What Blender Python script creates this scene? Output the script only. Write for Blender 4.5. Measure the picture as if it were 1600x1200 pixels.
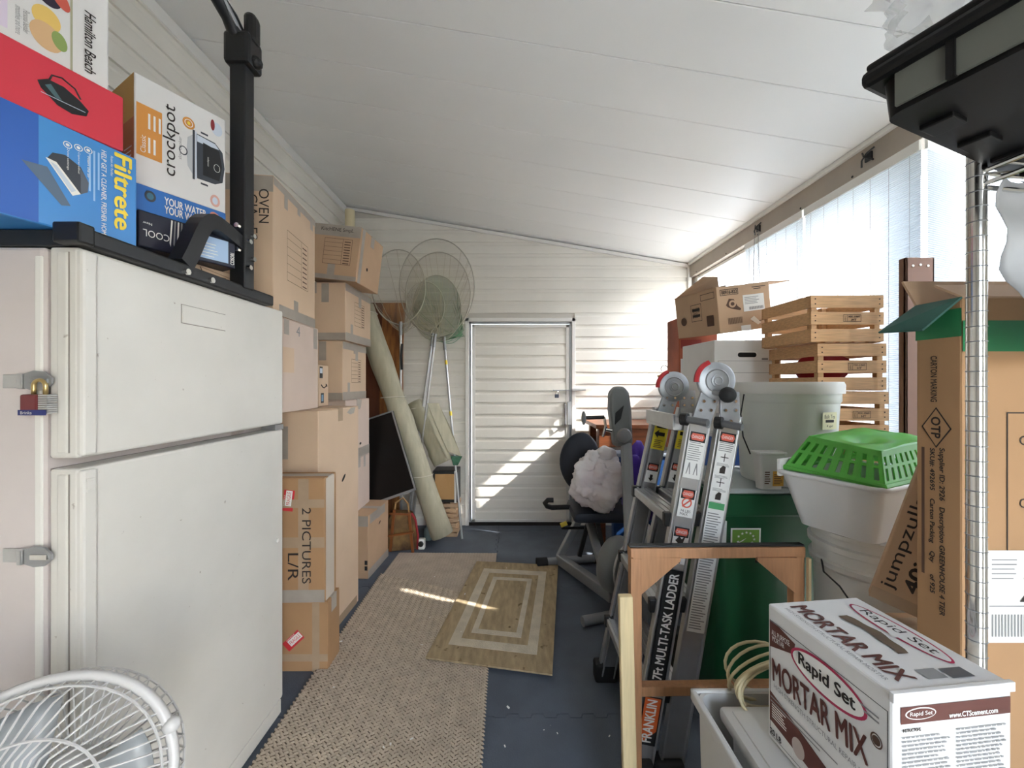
import bpy, bmesh, math, random
from mathutils import Vector, Matrix, Euler
random.seed(7)
PI = math.pi
sc = bpy.context.scene
for o in list(bpy.data.objects): bpy.data.objects.remove(o)

# ------------------------------------------------------------ camera
F = 601.0; CH = 1.38          # focal length in pixels of the 1600x1200 frame, camera height
cam = bpy.data.cameras.new('camera'); camo = bpy.data.objects.new('camera', cam)
sc.collection.objects.link(camo)
camo.location = (0, 0, CH); camo.rotation_euler = (PI/2, 0, 0)
cam.sensor_width = 36; cam.lens = 36*F/1600; cam.clip_start = 0.02
sc.camera = camo
# ------------------------------------------------------------ light
w = bpy.data.worlds.new('sky'); sc.world = w; w.use_nodes = True
nt = w.node_tree; nt.nodes.clear()
wo = nt.nodes.new('ShaderNodeOutputWorld'); wb = nt.nodes.new('ShaderNodeBackground')
sk = nt.nodes.new('ShaderNodeTexSky'); sk.sky_type = 'NISHITA'; sk.sun_disc = False
SUND = Vector((-1.9, 0.76, -1.63)).normalized()       # travel direction of sunlight
sk.sun_elevation = math.asin(-SUND.z); sk.sun_rotation = math.atan2(-SUND.x, -SUND.y)
sk.air_density = 1.0; sk.dust_density = 1.5; sk.ozone_density = 1.0
wb.inputs[1].default_value = 1.1
hs_ = nt.nodes.new('ShaderNodeHueSaturation'); hs_.inputs['Saturation'].default_value = .6
nt.links.new(sk.outputs[0], hs_.inputs['Color']); nt.links.new(hs_.outputs[0], wb.inputs[0]); nt.links.new(wb.outputs[0], wo.inputs[0])
sl = bpy.data.lights.new('sun', 'SUN'); sl.energy = 5.2; sl.angle = 0.009; sl.color = (1, .97, .93)
so = bpy.data.objects.new('sun', sl); sc.collection.objects.link(so)
so.rotation_euler = SUND.to_track_quat('-Z', 'Y').to_euler(); so.location = (6, -3, 6)
vs = sc.view_settings
vs.view_transform = 'Standard'; vs.look = 'None'; vs.gamma = 1; vs.use_curve_mapping = False
vs.exposure = 1.5

# ------------------------------------------------------------ helpers
C = sc.collection
ROOTM = {}
def at(u, v, Y): return Vector(((u-800)/F*Y, Y, CH-(v-600)/F*Y))
def onz(u, v, Z=0.0):
    Y = (CH-Z)*F/(v-600); return Vector(((u-800)/F*Y, Y, Z))
def s2l(c): return c/12.92 if c <= .04045 else ((c+.055)/1.055)**2.4
def rgb(h):
    if isinstance(h, str):
        h = h.lstrip('#'); h = [int(h[i:i+2], 16)/255 for i in (0, 2, 4)]
    return tuple(s2l(c) for c in h)
MATS = {}
def mat(name, col, rough=.6, metal=0, var=0, scale=8, bump=0, bscale=60, stretch=None, col2=None, spec=.5,
        transl=0, alpha=1, spots=None, clear=0):
    """procedural material: principled base + noise colour variation + bump"""
    if name in MATS: return MATS[name]
    m = bpy.data.materials.new(name); m.use_nodes = True; MATS[name] = m
    n = m.node_tree.nodes; L = m.node_tree.links
    b = n['Principled BSDF']; out = n['Material Output']
    c = rgb(col)
    b.inputs['Base Color'].default_value = (*c, 1); b.inputs['Roughness'].default_value = rough
    b.inputs['Metallic'].default_value = metal; b.inputs['Specular IOR Level'].default_value = spec
    if clear: b.inputs['Coat Weight'].default_value = clear
    tc = n.new('ShaderNodeTexCoord'); src = tc.outputs['Object']
    if stretch:
        mp = n.new('ShaderNodeMapping'); mp.inputs['Scale'].default_value = stretch
        L.new(src, mp.inputs[0]); src = mp.outputs[0]
    colsock = None
    if var or col2:
        nz = n.new('ShaderNodeTexNoise'); nz.inputs['Scale'].default_value = scale; nz.inputs['Detail'].default_value = 5
        L.new(src, nz.inputs[0])
        rp = n.new('ShaderNodeValToRGB'); L.new(nz.outputs[0], rp.inputs[0])
        c2 = rgb(col2) if col2 else tuple(x*(1-var) for x in c)
        c1 = c if col2 else tuple(min(1, x*(1+var*.6)) for x in c)
        rp.color_ramp.elements[0].position = .32; rp.color_ramp.elements[1].position = .68
        rp.color_ramp.elements[0].color = (*c2, 1); rp.color_ramp.elements[1].color = (*c1, 1)
        colsock = rp.outputs[0]
    if spots:
        scol, sscale, amt = spots
        vz = n.new('ShaderNodeTexNoise'); vz.inputs['Scale'].default_value = sscale; vz.inputs['Detail'].default_value = 3
        L.new(tc.outputs['Object'], vz.inputs[0])
        r2 = n.new('ShaderNodeValToRGB'); L.new(vz.outputs[0], r2.inputs[0])
        r2.color_ramp.elements[0].position = amt; r2.color_ramp.elements[1].position = min(1, amt+.06)
        r2.color_ramp.elements[0].color = (0, 0, 0, 1); r2.color_ramp.elements[1].color = (1, 1, 1, 1)
        mx = n.new('ShaderNodeMix'); mx.data_type = 'RGBA'
        L.new(r2.outputs[0], mx.inputs['Factor'])
        if colsock: L.new(colsock, mx.inputs['A'])
        else: mx.inputs['A'].default_value = (*c, 1)
        mx.inputs['B'].default_value = (*rgb(scol), 1)
        colsock = mx.outputs['Result']
    if colsock: L.new(colsock, b.inputs['Base Color'])
    if bump:
        bz = n.new('ShaderNodeTexNoise'); bz.inputs['Scale'].default_value = bscale; bz.inputs['Detail'].default_value = 4
        L.new(src, bz.inputs[0])
        bp = n.new('ShaderNodeBump'); bp.inputs['Strength'].default_value = bump; bp.inputs['Distance'].default_value = .01
        L.new(bz.outputs[0], bp.inputs['Height']); L.new(bp.outputs[0], b.inputs['Normal'])
    sh = b.outputs[0]
    if transl:
        t = n.new('ShaderNodeBsdfTranslucent'); t.inputs[0].default_value = (*c, 1)
        if colsock: L.new(colsock, t.inputs[0])
        x = n.new('ShaderNodeMixShader'); x.inputs[0].default_value = transl
        L.new(sh, x.inputs[1]); L.new(t.outputs[0], x.inputs[2]); sh = x.outputs[0]
    if alpha < 1:
        t = n.new('ShaderNodeBsdfTransparent')
        x = n.new('ShaderNodeMixShader'); x.inputs[0].default_value = alpha
        L.new(t.outputs[0], x.inputs[1]); L.new(sh, x.inputs[2]); sh = x.outputs[0]
    L.new(sh, out.inputs[0])
    return m

# ---- bmesh shapes
def B(): return bmesh.new()
def box(bm, x0, x1, y0, y1, z0, z1, M=None, bev=0):
    t = bmesh.new()
    bmesh.ops.create_cube(t, size=1)
    for v in t.verts:
        v.co = Vector((x0+(v.co.x+.5)*(x1-x0), y0+(v.co.y+.5)*(y1-y0), z0+(v.co.z+.5)*(z1-z0)))
    if bev: bmesh.ops.bevel(t, geom=t.edges[:], offset=bev, segments=2, affect='EDGES', profile=.5)
    if M is not None: t.transform(M)
    return merge(bm, t)
def merge(bm, t):
    me = bpy.data.meshes.new('tmp'); t.to_mesh(me); t.free(); bm.from_mesh(me); bpy.data.meshes.remove(me); return bm
def frame_of(d):
    d = d.normalized(); a = Vector((0, 0, 1)) if abs(d.z) < .9 else Vector((1, 0, 0))
    x = d.cross(a).normalized(); y = d.cross(x).normalized()
    return x, y
def tube(bm, pts, r, n=8, closed=False, cap=True):
    """round tube through pts; r a number or list"""
    pts = [Vector(p) for p in pts]; k = len(pts); rings = []
    px = None
    for i, p in enumerate(pts):
        if closed: d = pts[(i+1) % k]-pts[i-1]
        else: d = pts[min(i+1, k-1)]-pts[max(i-1, 0)]
        d.normalize()
        if px is None: x, y = frame_of(d)
        else:
            x = px-d*px.dot(d)
            x = x.normalized() if x.length > 1e-6 else frame_of(d)[0]
            y = d.cross(x)
        px = x
        rr = r[i] if isinstance(r, (list, tuple)) else r
        rings.append([bm.verts.new(p+(x*math.cos(2*PI*j/n)+y*math.sin(2*PI*j/n))*rr) for j in range(n)])
    for i in range(k if closed else k-1):
        a, b = rings[i], rings[(i+1) % k]
        for j in range(n): bm.faces.new((a[j], a[(j+1) % n], b[(j+1) % n], b[j]))
    if cap and not closed:
        bm.faces.new(rings[0][::-1]); bm.faces.new(rings[-1])
    return bm
def cyl(bm, p0, p1, r0, r1=None, n=16): return tube(bm, [p0, p1], [r0, r0 if r1 is None else r1], n)
def lathe(bm, prof, n=32, M=None, cap=True):
    """prof: list of (r, z); revolve about z"""
    t = bmesh.new(); rings = []
    for r, z in prof:
        rings.append([t.verts.new((r*math.cos(2*PI*j/n), r*math.sin(2*PI*j/n), z)) for j in range(n)])
    for a, b in zip(rings, rings[1:]):
        for j in range(n): t.faces.new((a[j], a[(j+1) % n], b[(j+1) % n], b[j]))
    if cap:
        if prof[0][0] > 1e-5: t.faces.new(rings[0][::-1])
        if prof[-1][0] > 1e-5: t.faces.new(rings[-1])
    bmesh.ops.remove_doubles(t, verts=t.verts, dist=1e-6)
    if M is not None: t.transform(M)
    return merge(bm, t)
def prism(bm, poly, a, b, M=None):
    """poly in (x,y), extruded z a..b"""
    t = bmesh.new()
    lo = [t.verts.new((x, y, a)) for x, y in poly]; hi = [t.verts.new((x, y, b)) for x, y in poly]
    n = len(poly)
    t.faces.new(lo[::-1]); t.faces.new(hi)
    for i in range(n): t.faces.new((lo[i], lo[(i+1) % n], hi[(i+1) % n], hi[i]))
    if M is not None: t.transform(M)
    return merge(bm, t)
def beam(bm, p0, p1, wx, wy, up=None, bev=0):
    """rectangular beam from p0 to p1: width wx along cross(d,up), wy along the other"""
    p0, p1 = Vector(p0), Vector(p1); d = (p1-p0); L = d.length; d.normalize()
    up = Vector(up) if up is not None else (Vector((0, 0, 1)) if abs(d.z) < .9 else Vector((0, 1, 0)))
    x = d.cross(up).normalized(); y = x.cross(d).normalized()
    M = Matrix(((x.x, y.x, d.x, p0.x), (x.y, y.y, d.y, p0.y), (x.z, y.z, d.z, p0.z), (0, 0, 0, 1)))
    return box(bm, -wx/2, wx/2, -wy/2, wy/2, 0, L, M, bev)
def sphere(bm, c, r, sub=2, sc_=(1, 1, 1)):
    t = bmesh.new(); bmesh.ops.create_icosphere(t, subdivisions=sub, radius=r)
    t.transform(Matrix.Translation(c) @ Matrix.Diagonal((*sc_, 1))); return merge(bm, t)
def torus(bm, c, R, r, ax=(0, 0, 1), n=32, m=6):
    x, y = frame_of(Vector(ax)); c = Vector(c)
    return tube(bm, [c+(x*math.cos(2*PI*i/n)+y*math.sin(2*PI*i/n))*R for i in range(n)], r, m, True)
def arc(c, r, a0, a1, n, ux=(1, 0, 0), uy=(0, 0, 1)):
    c, ux, uy = Vector(c), Vector(ux), Vector(uy)
    return [c+(ux*math.cos(a0+(a1-a0)*i/n)+uy*math.sin(a0+(a1-a0)*i/n))*r for i in range(n+1)]

# ---- objects
def obj(name, bm, m, parent=None, smooth=False, local=False, kind=None, label=None):
    if isinstance(bm, bmesh.types.BMesh):
        if not local and parent is not None and parent.name in ROOTM: bm.transform(ROOTM[parent.name].inverted())
        bmesh.ops.recalc_face_normals(bm, faces=bm.faces)
        me = bpy.data.meshes.new(name); bm.to_mesh(me); bm.free()
    else: me = bm
    if smooth:
        for p in me.polygons: p.use_smooth = True
        if smooth is not True: me.set_sharp_from_angle(angle=smooth)
    if m is not None and not me.materials: me.materials.append(m)
    o = bpy.data.objects.new(name, me); C.objects.link(o)
    if parent is not None:
        o.parent = parent; ROOTM[o.name] = ROOTM.get(parent.name, Matrix())
    if kind: o['kind'] = kind
    if label: o['label'] = label
    return o
SM = math.radians(40)
def thing(name, label, cat, loc=(0, 0, 0), rot=(0, 0, 0), group=None):
    o = bpy.data.objects.new(name, None); C.objects.link(o)
    o.empty_display_size = .1
    if not isinstance(rot, (tuple, list)): rot = (0, 0, rot)
    o.location = loc; o.rotation_euler = rot
    ROOTM[o.name] = Matrix.Translation(loc) @ Euler(rot).to_matrix().to_4x4()
    o['label'] = label; o['category'] = cat
    if group: o['group'] = group
    return o
def tag(o, label, cat, group=None, kind=None):
    o['label'] = label; o['category'] = cat
    if group: o['group'] = group
    if kind: o['kind'] = kind
    return o
def struct(name, bm, m, parent=None, smooth=False, label=None):
    o = obj(name, bm, m, parent, smooth)
    if parent is None: o['kind'] = 'structure'
    if label: o['label'] = label
    return o
def structE(name, loc=(0, 0, 0)):
    o = bpy.data.objects.new(name, None); C.objects.link(o); o.location = loc; o['kind'] = 'structure'
    ROOTM[o.name] = Matrix.Translation(loc); return o

# ---- flat print on faces: a frame is a 4x4 matrix with columns right, up, outward, origin (world)
def fr(o, right, up):
    r = Vector(right).normalized(); n = r.cross(Vector(up)).normalized(); u = n.cross(r)
    o = Vector(o)
    return Matrix(((r.x, u.x, n.x, o.x), (r.y, u.y, n.y, o.y), (r.z, u.z, n.z, o.z), (0, 0, 0, 1)))
def tmesh(body, shear=0, bold=0):
    cu = bpy.data.curves.new('t', 'FONT'); cu.body = body; cu.shear = shear; cu.offset = bold; cu.resolution_u = 3
    cu.space_line = .8
    o = bpy.data.objects.new('t', cu); C.objects.link(o)
    me = bpy.data.meshes.new_from_object(o)
    bpy.data.objects.remove(o); bpy.data.curves.remove(cu)
    return me
def text(par, Fm, body, s, t, wd, ht, m, rot=0, lift=.0022, shear=0, bold=0, name='lettering'):
    """text fitted into wd x ht centred at (s,t) on frame Fm, turned by rot"""
    me = tmesh(body, shear, 0)
    if bold:
        bb_ = bmesh.new()
        for q, (dx, dy) in enumerate(((0, 0), (bold, 0), (-bold, 0), (0, bold*.7), (0, -bold*.7))):
            m2 = me.copy(); m2.transform(Matrix.Translation((dx, dy, q*.00012))); bb_.from_mesh(m2); bpy.data.meshes.remove(m2)
        bb_.to_mesh(me); bb_.free()
    vs_ = [v.co for v in me.vertices]
    x0 = min(v.x for v in vs_); x1 = max(v.x for v in vs_); y0 = min(v.y for v in vs_); y1 = max(v.y for v in vs_)
    M = Fm @ Matrix.Translation((s, t, lift)) @ Matrix.Rotation(rot, 4, 'Z') @ \
        Matrix.Diagonal((wd/(x1-x0), ht/(y1-y0), 1, 1)) @ Matrix.Translation((-(x0+x1)/2, -(y0+y1)/2, 0))
    if par.name in ROOTM: M = ROOTM[par.name].inverted() @ M
    me.transform(M); me.materials.clear()
    return obj(name, me, m, par, local=True)
LKN = [0]
def jl(lift):
    LKN[0] += 1; return lift+.00002*(LKN[0] % 7)
def poly(par, Fm, pts, m, lift=.0006, name='print'):
    lift = jl(lift)
    bm = B(); bm.faces.new([bm.verts.new(Fm @ Vector((x, y, lift))) for x, y in pts])
    return obj(name, bm, m, par)
def rect(par, Fm, s0, s1, t0, t1, m, lift=.0006, name='print'):
    return poly(par, Fm, [(s0, t0), (s1, t0), (s1, t1), (s0, t1)], m, lift, name)
def ell(par, Fm, s, t, a, b, m, lift=.0009, name='print', rot=0, n=24):
    c, d = math.cos(rot), math.sin(rot)
    return poly(par, Fm, [(s+a*math.cos(2*PI*i/n)*c-b*math.sin(2*PI*i/n)*d,
                           t+a*math.cos(2*PI*i/n)*d+b*math.sin(2*PI*i/n)*c) for i in range(n)], m, lift, name)
def bars(par, Fm, rects, m, lift=.0009, name='print_lines'):
    bm = B(); base = lift
    for q, (s0, s1, t0, t1) in enumerate(rects):
        lift = base+.00003*(q % 5)
        bm.faces.new([bm.verts.new(Fm @ Vector((x, y, lift))) for x, y in ((s0, t0), (s1, t0), (s1, t1), (s0, t1))])
    return obj(name, bm, m, par)
def lines(s0, s1, t0, t1, n, fill=.5, seed=1, vert=False, words=False):
    """rows of fake small print"""
    R = random.Random(seed); out = []
    for i in range(n):
        if vert:
            a = s0+(s1-s0)*i/n; b = a+(s1-s0)/n*fill; e = t0+(t1-t0)*R.uniform(0, .3)
            out.append((a, b, e, t1))
        else:
            a = t0+(t1-t0)*i/n; b = a+(t1-t0)/n*fill; e = s0+(s1-s0)*R.uniform(.7, 1)
            if words:
                x = s0
                while x < e-.004:
                    L_ = min((s1-s0)*R.uniform(.04, .14), e-x); out.append((x, x+L_, a, b)); x += L_+(s1-s0)*.02
            else: out.append((s0, e, a, b))
    return out
def ring(par, Fm, s, t, a, b, wd, m, lift=.0009, n=36, name='print', rot=0):
    bm = B(); c, d = math.cos(rot), math.sin(rot); R = []
    for q in (0, 1):
        aa, bb = (a, b) if q == 0 else (a-wd, b-wd)
        R.append([bm.verts.new(Fm @ Vector((s+aa*math.cos(2*PI*i/n)*c-bb*math.sin(2*PI*i/n)*d,
                                            t+aa*math.cos(2*PI*i/n)*d+bb*math.sin(2*PI*i/n)*c, lift))) for i in range(n)])
    for i in range(n): bm.faces.new((R[0][i], R[0][(i+1) % n], R[1][(i+1) % n], R[1][i]))
    return obj(name, bm, m, par)
def outline(s0, s1, t0, t1, wd):
    return [(s0, s1, t0, t0+wd), (s0, s1, t1-wd, t1), (s0, s0+wd, t0, t1), (s1-wd, s1, t0, t1)]

# ---- cardboard carton
class Carton: pass
def carton(name, label, corner, rz, w, d, h, m, tape=None, side='R', top='flaps', tilt=None, group=None, cat='box', tapeside=True):
    """corner = its lower near corner; side R: body lies to -x of the corner, L: to +x. rz about z; tilt = extra euler"""
    R3 = Euler((tilt[0], tilt[1], rz) if tilt else (0, 0, rz)).to_matrix()
    cx = -w/2 if side == 'R' else w/2
    c = Vector(corner)+R3 @ Vector((cx, d/2, 0))
    t = thing(name, label, cat, c, tuple(R3.to_euler()), group)
    bm = B(); box(bm, -w/2, w/2, -d/2, d/2, 0, h, bev=.004)
    k = Carton(); k.t = t; k.w, k.d, k.h = w, d, h
    k.body = obj('body', bm, m, t, local=True)
    if top == 'flaps':
        for sgn in (-1, 1):
            bm = B()
            if w >= d: box(bm, -w/2+.002, w/2-.002, min(.0015*sgn, sgn*(d/2-.001)), max(.0015*sgn, sgn*(d/2-.001)), h, h+.0035)
            else: box(bm, min(.0015*sgn, sgn*(w/2-.001)), max(.0015*sgn, sgn*(w/2-.001)), -d/2+.002, d/2-.002, h, h+.0035)
            obj('flap', bm, m, t, local=True)
    if tape is not None:
        bm = B(); z = h+(.0045 if top == 'flaps' else .001)
        if w >= d:
            box(bm, -w/2-.001, w/2+.001, -.027, .027, z-.001, z)
            if tapeside:
                for s in (-1, 1): box(bm, s*w/2-.001, s*w/2+.001, -.027, .027, h-.07, z)
        else:
            box(bm, -.027, .027, -d/2-.001, d/2+.001, z-.001, z)
            if tapeside:
                for s in (-1, 1): box(bm, -.027, .027, s*d/2-.001, s*d/2+.001, h-.07, z)
        obj('tape', bm, tape, t, local=True)
    RM = ROOTM[t.name]
    def face(f):
        o, r, u = {'+x': ((w/2, -d/2, 0), (0, 1, 0), (0, 0, 1)), '-y': ((-w/2, -d/2, 0), (1, 0, 0), (0, 0, 1)),
                   '-x': ((-w/2, d/2, 0), (0, -1, 0), (0, 0, 1)), '+z': ((-w/2, -d/2, h+(.0045 if top == 'flaps' else 0)), (1, 0, 0), (0, 1, 0))}[f]
        return fr(RM @ Vector(o), R3 @ Vector(r), R3 @ Vector(u))
    k.face = face
    return k
# ------------------------------------------------------------ materials
M_side = mat('vinyl_siding', '#e6e2d8', .45, var=.05, scale=3, bump=.05, bscale=25)
M_ceil = mat('ceiling_panel', '#f4f4f2', .42, var=.015, scale=1.2, stretch=(1, 3, 1))
M_trim = mat('white_trim', '#e4e2dc', .4)
M_alu = mat('aluminium', '#c2c3c4', .35, .85, var=.06, scale=20)
M_alud = mat('aluminium_dull', '#9d9fa1', .45, .7, var=.08, scale=14)
M_chrome = mat('chrome', '#d8d8d6', .15, 1)
M_black = mat('black_paint', '#17191c', .45)
M_blackp = mat('black_plastic', '#141516', .4)
M_rub = mat('black_rubber', '#1c1d1f', .8)
M_foam = mat('foam_mat', '#5a626d', .85, var=.16, scale=5, bump=.25, bscale=160, spots=('#8b8f92', 42, .735))
M_floor = mat('concrete', '#24272c', .9, var=.15)
M_kraft = mat('kraft', '#c3a384', .8, var=.06, scale=5, bump=.03, bscale=30)
M_kraft2 = mat('kraft_pale', '#d5ba9e', .8, var=.05, scale=4, bump=.03, bscale=30)
M_kraft3 = mat('kraft_brown', '#ae8862', .8, var=.08, scale=4, bump=.03, bscale=30)
M_pink = mat('kraft_pinkish', '#d3bfb1', .8, var=.05, scale=4)
M_tape = mat('packing_tape', '#b49c82', .25, var=.08, scale=10)
M_tapeg = mat('grey_tape', '#a89f94', .3, var=.1, scale=12)
M_ink = mat('ink', '#2a2320', .7)
M_inkb = mat('brown_ink', '#5b4335', .8)
M_paper = mat('paper', '#ecebe6', .7)
M_white = mat('white_plastic', '#dddcd7', .35, transl=.15)
M_whitec = mat('white_card', '#dedddb', .6, var=.03)
M_red = mat('red_print', '#c9313a', .5)
M_grayp = mat('grey_print', '#8b8b8b', .7)
M_beam = mat('beam_paint', '#a89d90', .6, var=.08, scale=6)
M_pine = mat('pine_wood', '#d4a878', .55, var=.16, scale=6, stretch=(2, 8, 30), bump=.05)
M_orange = mat('orange_wood', '#b1825c', .5, var=.12, scale=6, stretch=(20, 20, 2))
M_cream = mat('cream_wood', '#dcc79a', .55, var=.1, scale=5, stretch=(20, 20, 1.5))
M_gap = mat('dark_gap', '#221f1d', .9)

# ------------------------------------------------------------ shell
XL, XR, YB, YF = -1.63, 1.756, 3.77, -1.0
ZL, ZR = 3.12, 2.55
SL = (ZL-ZR)/(XR-XL)
def zc(x): return ZL-SL*(x-XL)
# ground outside
bm = B(); box(bm, -14, 14, -12, 16, -.30, -.12)
struct('ground', bm, mat('pale_ground', '#d3d1c8', .9, var=.12, scale=2))
bm = B(); box(bm, XL-.1, XR+.1, YF, YB+.1, -.12, -.012)
fl = struct('floor', bm, M_floor)
# interlocking foam mats
def jig(p0, p1, amp, n, flip):
    """toothed edge from p0 to p1 (excludes p1)"""
    p0, p1 = Vector(p0), Vector(p1); d = (p1-p0)/n; nrm = Vector((d.y, -d.x)).normalized()*amp*flip; out = []
    for i in range(n):
        a = p0+d*i
        if i in (0, n-1): out.append(a); continue
        k = nrm if i % 2 else -nrm
        out += [a+d*.08+k*.5, a+d*.0+k, a+d*1.0+k, a+d*.92+k*.5]
    return out
xs = [-1.63, -1.13, -.13, .87, 1.756]; ys = [-1.0, -.41, .59, 1.60, 2.61, 3.62, 3.77]
for i in range(len(xs)-1):
    for j in range(len(ys)-1):
        x0, x1, y0, y1 = xs[i]+.0017, xs[i+1]-.0017, ys[j]+.0017, ys[j+1]-.0017
        P = []
        for (a, b, edge) in (((x0, y0), (x1, y0), j == 0), ((x1, y0), (x1, y1), i == len(xs)-2),
                             ((x1, y1), (x0, y1), j == len(ys)-2), ((x0, y1), (x0, y0), i == 0)):
            L_ = (Vector(b)-Vector(a)).length
            if edge or L_ < .4: P.append(Vector(a))
            else:
                # neighbours share the same teeth: go along the positive direction with a fixed sign
                fwd = (b[0]+b[1]) > (a[0]+a[1])
                pts = jig(a if fwd else b, b if fwd else a, .009, int(L_/.05)//2*2+1, 1 if fwd else 1)
                P += pts if fwd else [Vector(a)]+pts[::-1][:-1]
        Q = [(p.x, p.y) for p in P]
        bm = B(); prism(bm, Q, -.012, 0)
        obj('foam_tile', bm, M_foam, fl)

# siding
EXP = .1155
PROF = [(0, -.004), (.0155, -.004), (.016, .001), (.0120, .070), (.0050, .086), (.002, .1155), (0, .1155)]
def board(x0, x1, x1top=None):
    """lap board along +x with the profile in (n = -y, z)"""
    bm = B(); a, b = [], []
    for n_, z in PROF:
        xe = x1 if x1top is None else x1+(x1top-x1)*max(0, min(1, z/EXP))
        a.append(bm.verts.new((x0, -n_, z))); b.append(bm.verts.new((xe, -n_, z)))
    k = len(PROF)
    for i in range(k): bm.faces.new((a[i], a[(i+1) % k], b[(i+1) % k], b[i]))
    bm.faces.new(a[::-1]); bm.faces.new(b)
    return bm
def mesh_of(bm, m):
    bmesh.ops.recalc_face_normals(bm, faces=bm.faces)
    me = bpy.data.meshes.new('board'); bm.to_mesh(me); bm.free(); me.materials.append(m); return me
# back wall, with a door opening
DX0, DX1, DZ1 = (733-800)/F*YB, (893-800)/F*YB, CH+(600-503)/F*YB
bm = B(); poly_ = [(XL-.1, 0), (DX0, 0), (DX0, DZ1), (DX1, DZ1), (DX1, 0), (XR+.1, 0), (XR+.1, zc(XR+.1)), (XL-.1, zc(XL-.1))]
prism(bm, poly_, -(YB+.10), -(YB+.002), Matrix.Rotation(PI/2, 4, 'X'))
wb_ = struct('wall_back', bm, mat('sheathing', '#cfcac0', .8))
full = mesh_of(board(XL, XR), M_side); lft = mesh_of(board(XL, DX0-.03), M_side); rgt = mesh_of(board(DX1+.03, XR), M_side)
nb = int(ZL/EXP)+1
for i in range(nb):
    z = i*EXP
    if z+EXP > ZL-.01: break
    if z < DZ1-.02:
        for me in (lft, rgt):
            o = obj('siding_board', me, None, wb_); o.location = (0, YB, z)
    else:
        xa = XL+(ZL-z-.004)/SL; xb = XL+(ZL-z-EXP-.004)/SL
        if xa >= XR and xb >= XR: me = full
        else: me = mesh_of(board(XL, min(xa, XR), min(xb, XR)), M_side)
        o = obj('siding_board', me, None, wb_); o.location = (0, YB, z)
# left wall
bm = B(); box(bm, XL-.10, XL-.002, YF, YB+.1, 0, ZL+.02)
wl = struct('wall_left', bm, MATS['sheathing'])
lm = mesh_of(board(0, YB-YF-.02), M_side)
for i in range(nb-1):
    o = obj('siding_board', lm, None, wl); o.location = (XL, YF, i*EXP+.04); o.rotation_euler = (0, 0, PI/2)
    o.scale = (1, 1, 1)
# the profile faces -y locally; turned by 90 degrees it faces +x
bm = B(); box(bm, XL+.001, XL+.022, YF, YB-.02, ZL-.075, ZL-.012, bev=.003)
struct('trim_1', bm, M_trim)
bm = B(); prism(bm, [(XL, ZL-.012), (XL, ZL-.042), (XR, ZR-.042), (XR, ZR-.012)], -(YB-.017), -(YB-.035), Matrix.Rotation(PI/2, 4, 'X'))
struct('trim_2', bm, M_trim)
bm = B(); box(bm, XR-.045, XR-.012, YB-.04, YB-.012, 0, ZR-.03, bev=.002)
struct('trim_3', bm, M_trim)
# ceiling of long pans running down the slope, with an overhang outside
OV = .36
bm = B(); prism(bm, [(XL-.1, zc(XL-.1)+.012), (XR+OV, zc(XR+OV)+.012), (XR+OV, zc(XR+OV)+.09), (XL-.1, zc(XL-.1)+.09)], -(YB+.3), -(YF-.3), Matrix.Rotation(PI/2, 4, 'X'))
ce = struct('ceiling', bm, M_ceil)
PW = .29
def pan(y0, y1, rib):
    bm = B()
    # cross-section in y: flat pan with small groove edges
    sec = [(y0+.0012, .012), (y0+.0012, .002), (y0+.004, 0), (y1-.004, 0), (y1-.0012, .002), (y1-.0012, .012)]
    a = [bm.verts.new((XL, y, zc(XL)+dz)) for y, dz in sec]; b = [bm.verts.new((XR+OV-.02, y, zc(XR+OV-.02)+dz)) for y, dz in sec]
    k = len(sec)
    for i in range(k): bm.faces.new((a[i], a[(i+1) % k], b[(i+1) % k], b[i]))
    bm.faces.new(a); bm.faces.new(b[::-1])
    return bm
pm = mesh_of(pan(0, PW, True), M_ceil)
y = 1.64+7*.29-PW
obj('ceiling_panel', mesh_of(pan(y+PW, YB, True), M_ceil), None, ce)
while y > YF-.1:
    o = obj('ceiling_panel', pm, None, ce); o.location = (0, y, 0); y -= PW
# fascia on the overhang
bm = B(); box(bm, XR+OV-.02, XR+OV, YF-.3, YB+.3, zc(XR+OV)-.03, zc(XR+OV)+.012)
struct('trim_4', bm, M_trim)

# right wall: knee wall, posts, header beam, window band
SILL = .90
bm = B(); box(bm, XR, XR+.09, 1.62, YB+.1, 0, SILL); box(bm, XR, XR+.09, 2.88, YB+.1, SILL-.001, 1.62); box(bm, XR+.29, XR+.37, YF, 1.75, 0, 1.02); box(bm, XR+.28, XR+.34, YF, .78, 1.019, 2.46); box(bm, XR+.005, XR+.37, 1.66, 1.75, 0, 1.02)  # solid upper stretch near the front is unseen, added to cut near light
wr = struct('wall_right', bm, MATS['sheathing'])
rm = mesh_of(board(0, YB-1.64), M_side); rm2 = mesh_of(board(0, YB-2.90), M_side)
for i in range(14):
    me = rm if (i+1)*EXP < SILL else rm2
    o = obj('siding_board', me, None, wr); o.location = (XR, YB-.005, i*EXP); o.rotation_euler = (0, 0, -PI/2)
bm = B(); box(bm, XR-.02, XR+.10, 1.63, 2.88, SILL-.02, SILL+.03, bev=.004)
struct('trim_5', bm, M_trim)
bm = B(); box(bm, XR-.02, XR+.10, 2.88, YB, 1.60, 1.64, bev=.004)
struct('trim_6', bm, M_trim)
bm = B(); box(bm, XR-.03, XR+.07, YF, YB-.001, ZR-.135, ZR-.010, bev=.004)
hb = struct('beam_header', bm, M_beam)
bm = B(); box(bm, XR-.05, XR-.012, YF, YB-.02, ZR-.018, ZR+.006, bev=.002)
struct('trim_7', bm, M_trim)
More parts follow.
